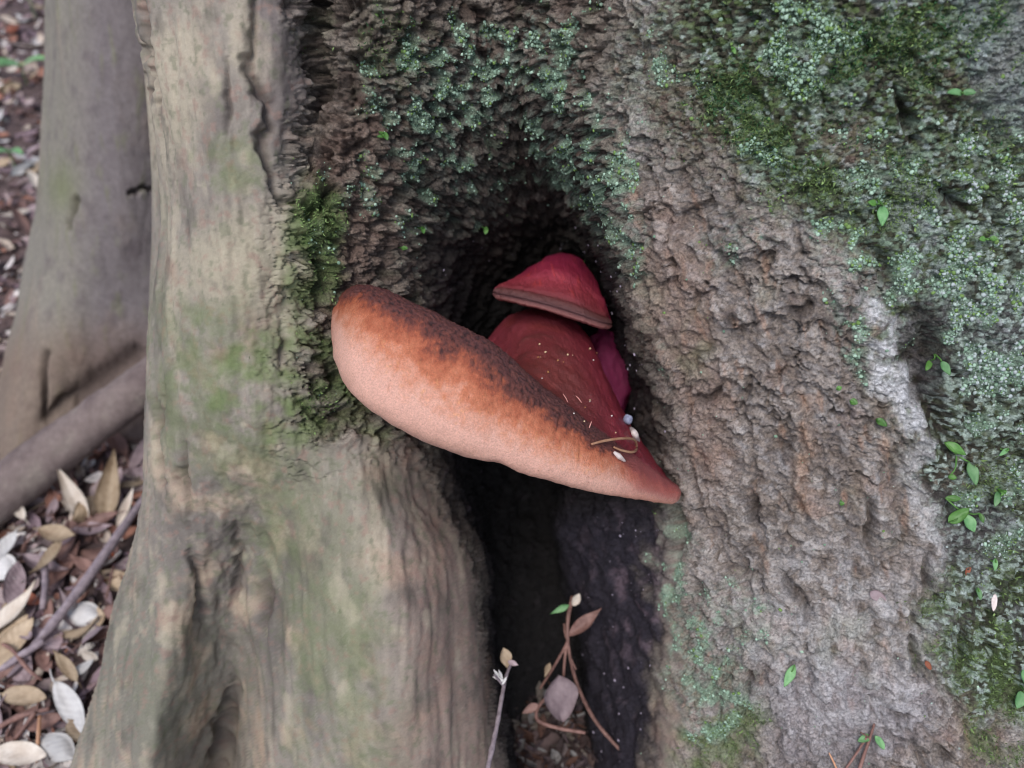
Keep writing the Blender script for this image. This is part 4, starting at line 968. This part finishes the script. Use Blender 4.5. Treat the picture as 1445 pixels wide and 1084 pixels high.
while cnt < 215 and tries < 3000:
    tries += 1
    x = random.uniform(-40, 215); y = random.uniform(-30, 1110)
    edge = np.interp(y, [0, 200, 300, 400, 500, 600, 640, 760, 860, 1084], [78, 78, 60, 45, 20, 5, 215, 195, 165, 110])
    if x > edge+25: continue
    if 560 < y < 780 and abs((y-682)-(x-20)*-.80) < 38: continue
    if y < 480 and random.random() < .15: continue
    g = ground_pt(x, y); mat, cn, _ = random.choice(bag if y > 540 or random.random() < .5 else lmats[2:5]); mk = random.randrange(5); s = random.uniform(.55, 1.0)
    z = float(ground_h(g[0], g[1]))+random.uniform(.004, .018)
    sh_ = ['cupped oval', 'narrow folded', 'domed oval', 'long creased', 'short curved'][mk]; sz = 'small' if s < .78 else 'large'
    where = 'far side of the grey trunk' if y < 540 else 'near side of the slanting root'
    litter_leaf((g[0], g[1], z), random.uniform(0, 6.28), mk, mat, random.gauss(0, .28), random.gauss(0, .35), s, '%s %s %s leaf in litter on the %s' % (sz, sh_, cn, where), '%s %s %s leaves in the litter, %s' % (sz, sh_, cn, where)); cnt += 1
# leaves one can point at: photo x, y, length px, angle, mesh, material, lift
for (x, y, lp, ang, mk, mat, lift, tl, lab) in (
    (32, 1066, 78, 4, 0, M_cream, .030, 0, 'pinkish cream oval leaf beside a white one near the tree foot'),
    (84, 1058, 66, 32, 2, M_white, .034, 0, 'clean white oval leaf touching the pinkish cream one'),
    (106, 1006, 100, 62, 1, M_white, .040, .1, 'long pale pointed leaf leaning against the buttress root'),
    (118, 866, 62, 12, 2, M_white, .030, 0, 'broad bleached leaf under the dark stick by the buttress'),
    (6, 806, 66, 40, 2, M_white, .040, 0, 'white rounded leaf left of the curled tan leaf'),
    (38, 985, 66, 5, 0, M_tan, .030, 0, 'olive tan leaf above the pinkish cream leaf'),
    (65, 1020, 50, -20, 0, M_brown, .024, 0, 'reddish brown leaf half under the white oval leaf'),
    (100, 772, 80, 20, 3, M_tan, .045, -.3, 'curled tan leaf with rolled edge beside the dark stick'),
    (75, 800, 70, 125, 3, M_tan, .040, -.2, 'twisted tan leaf stalk end beneath the rolled leaf'),
    (20, 895, 55, -40, 4, M_tan, .030, 0, 'small tan leaf near twigs in the litter'),
    (130, 930, 30, 20, 4, M_cream, .03, 0, 'small cream leaf fragment against the buttress'),
    (118, 945, 34, -30, 4, M_white, .03, 0, 'crumpled white leaf scrap against the buttress'),
    (14, 36, 34, 80, 2, M_rust, .03, 0, 'bright rust red leaf far behind the grey trunk')):
    g = ground_pt(x, y, .02); d = (g-CAMP)@FWD; L = lp*d/FPX
    base = [.065, .07, .055, .08, .05][mk]; s = L/base; gd = ground_pt(x+40*math.cos(R(ang)), y+40*math.sin(R(ang)), .02)-g
    yaw = math.atan2(gd[1], gd[0]); xd = np.array([math.cos(yaw), math.sin(yaw), 0])
    loc_ = g-xd*L*.5; loc_[2] = float(ground_h(g[0], g[1]))+lift*.6
    litter_leaf(loc_, yaw, mk, mat, tl, 0.15, s, lab)
# upright withered leaves by the buttress
for (x, y, lp, ang, mat, wr_, lab) in ((150, 678, 105, -80, M_tan, .30, 'tall upright tan leaf curling beside the buttress'), (124, 690, 95, -115, M_cream, .26, 'upright cream leaf leaning away from the tall tan one'), (166, 708, 66, -66, M_cream, .20, 'narrow upright cream leaf closest to the buttress')):
    g = ground_pt(x, y+lp*.5, .01); d = (g-CAMP)@FWD; L = lp*d/FPX
    o = obj('withered_leaf', leaf_mesh('withered_leaf', L, L*wr_, 'lance', .18, .9, seed=int(x)), mat); place(o, g+np.array([0, 0, -.004]), img_dir(ang)*1.0-.1*FWD, -FWD+.2*RIGHT+.4*UP); tag(o, lab, 'leaf')
# sticks
def gp_(x, y, z): return ground_pt(x, y, z)
for pts, rad, mat, lab in (
    ([gp_(35, 925, .02), gp_(75, 880, .03), gp_(130, 808, .035), gp_(190, 722, .03), gp_(215, 690, .02)], [.003, .005, .0055, .005, .004], M_twig_grey, 'dark mauve stick lying along the buttress in the litter'),
    ([gp_(-10, 905, .02), gp_(15, 915, .03), gp_(40, 945, .03), gp_(60, 960, .02)], [.0015, .002, .002, .0012], M_twig_red, 'thin reddish twig bending over small leaves'),
    ([gp_(-10, 1032, .02), gp_(25, 1012, .03), gp_(70, 1000, .03)], [.002, .003, .002], M_twig_red, 'reddish twig crossing above the pinkish cream leaf'),
    ([gp_(20, 1045, .02), gp_(50, 1005, .035)], [.002, .002], M_twig_red, 'short red twig slanting beside the pinkish cream leaf'),
    ([gp_(52, 1075, .01), gp_(54, 1040, .03), gp_(56, 1010, .03)], [.0015, .002, .0015], M_straw, 'upright straw stalk between cream and white leaves'),
    ([gp_(60, 860, .02), gp_(64, 820, .03), gp_(62, 780, .03)], [.003, .004, .003], M_twig_grey, 'mauve stick crossing under the curled tan leaf'),
    ([gp_(-20, 960, .01), gp_(30, 925, .03), gp_(62, 905, .03)], [.003, .004, .003], M_twig_grey, 'grey stick pointing toward the dark stick'),
    ([gp_(150, 845, .02), gp_(160, 800, .03)], [.0012, .0012], M_twig_red, 'thin red stalk standing beside the dark stick')):
    v, f = tube(pts, rad, 9, .07); tag(obj('stick', np_mesh('stick', v, f), mat), lab, 'stick')
# green plants far behind
for (x, y, lp, angs, lab) in ((42, 125, 40, (170, -10, 140), 'blue green seedling in the litter beside the grey trunk, upper one'), (28, 250, 32, (150, 30), 'blue green seedling in the litter beside the grey trunk, lower one'), (52, 28, 36, (180, 0), 'blue green seedling far behind the grey trunk')):
    g = ground_pt(x, y, 0); e = tag(empty('seedling', g), lab, 'seedling'); d = (g-CAMP)@FWD; L = lp*d/FPX
    tv, tf = tube([g+np.array([0, 0, -.01]), g+np.array([0, 0, .03]), g+np.array([.003, 0, .06])], [.0015, .0012, .001], 6); keep(obj('stem', np_mesh('stem', tv, tf), M_green), e)
    for k, a_ in enumerate(angs):
        o = obj('leaf', leaf_mesh('leaf', L, L*.42, 'oval', -.2, .2, petiole=False), M_mintleaf); o.parent = e; o.matrix_parent_inverse = Matrix.Translation(-Vector(g))
        o.matrix_basis = Matrix.Translation(Vector(g+np.array([.003, 0, .058]))) @ frame(np.array([math.cos(R(a_)), -math.sin(R(a_)), .15]), (0, 0, 1)).to_4x4()
# uncountable fine litter: fragments of leaves and stalks, also on the floor of the hollow
def frag_cloud(n, sampler, smin, smax):
    L = RNG.uniform(smin, smax, n); Wd = L*RNG.uniform(.12, .6, n); yaw = RNG.uniform(0, 6.28, n); til = RNG.normal(0, .35, n); rl = RNG.normal(0, .5, n)
    base = sampler(n)
    u = np.array([0, .3, .7, 1.]); wv = np.array([.15, 1, .85, .1]); V_ = np.zeros((n, 12, 3))
    for i in range(4):
        for j in range(3):
            V_[:, i*3+j, 0] = (u[i]-.5)*L; V_[:, i*3+j, 1] = (j-1)*.5*wv[i]*Wd; V_[:, i*3+j, 2] = abs(j-1)*.25*Wd+.3*L*(u[i]-.5)**2
    cy, sy, ct, st, cr2, sr2 = np.cos(yaw), np.sin(yaw), np.cos(til), np.sin(til), np.cos(rl), np.sin(rl)
    x, y, z = V_[..., 0], V_[..., 1], V_[..., 2]
    y, z = y*cr2[:, None]-z*sr2[:, None], y*sr2[:, None]+z*cr2[:, None]; x, z = x*ct[:, None]-z*st[:, None], x*st[:, None]+z*ct[:, None]
    x, y = x*cy[:, None]-y*sy[:, None], x*sy[:, None]+y*cy[:, None]
    V_ = np.stack([x, y, z], -1)+base[:, None]
    f = grid_faces(4, 3); F_ = (f[None]+12*np.arange(n)[:, None, None]).reshape(-1, 4)
    pal = np.array([lin(*c_) for c_ in ((140, 118, 120), (108, 84, 80), (166, 148, 146), (188, 172, 158), (100, 80, 78), (150, 108, 92), (212, 204, 200), (132, 112, 118))])
    cc = pal[RNG.integers(0, len(pal), n)]
    return V_.reshape(-1, 3), F_, np.repeat(cc[:, None], 12, 1).reshape(-1, 3)
def vec_ground(x, y, z=0.0):
    v = P(x, y, np.ones(np.shape(x)))-CAMP; return CAMP+v*((z-CAM_H)/v[:, 2])[:, None]
def settle(g, lo, hi):
    g = np.array(g, float); g[:, 2] = ground_h(g[:, 0], g[:, 1])+RNG.uniform(lo, hi, len(g)); return g
def samp_left(n): return settle(vec_ground(RNG.uniform(-150, 240, n), RNG.uniform(-60, 1150, n)), 0, .010)
def samp_wide(n): return settle(np.stack([RNG.uniform(-2.2, -.3, n), RNG.uniform(.2, 3.4, n), np.zeros(n)], -1), 0, .01)
def samp_hole(n): return settle(vec_ground(RNG.uniform(690, 900, n), RNG.uniform(960, 1150, n)), 0, .012)
a1 = frag_cloud(2600, samp_left, .008, .035); a2 = frag_cloud(5000, samp_wide, .015, .05); a3 = frag_cloud(700, samp_hole, .006, .022); a3 = (a3[0], a3[1], a3[2]*.28)
nV = 0; VV, FF, CC = [], [], []
for (v, f, c_) in (a1, a2, a3): VV.append(v); FF.append(f+nV); CC.append(c_); nV += len(v)
lit = obj('leaf_litter', np_mesh('leaf_litter', np.concatenate(VV), np.concatenate(FF), np.concatenate(CC)), M_litter)
tag(lit, 'fine brown and mauve leaf fragments covering the forest floor', 'leaf litter', kind='stuff')
print('lichen', len(pidx), 'moss', nm, 'leaves', cnt)
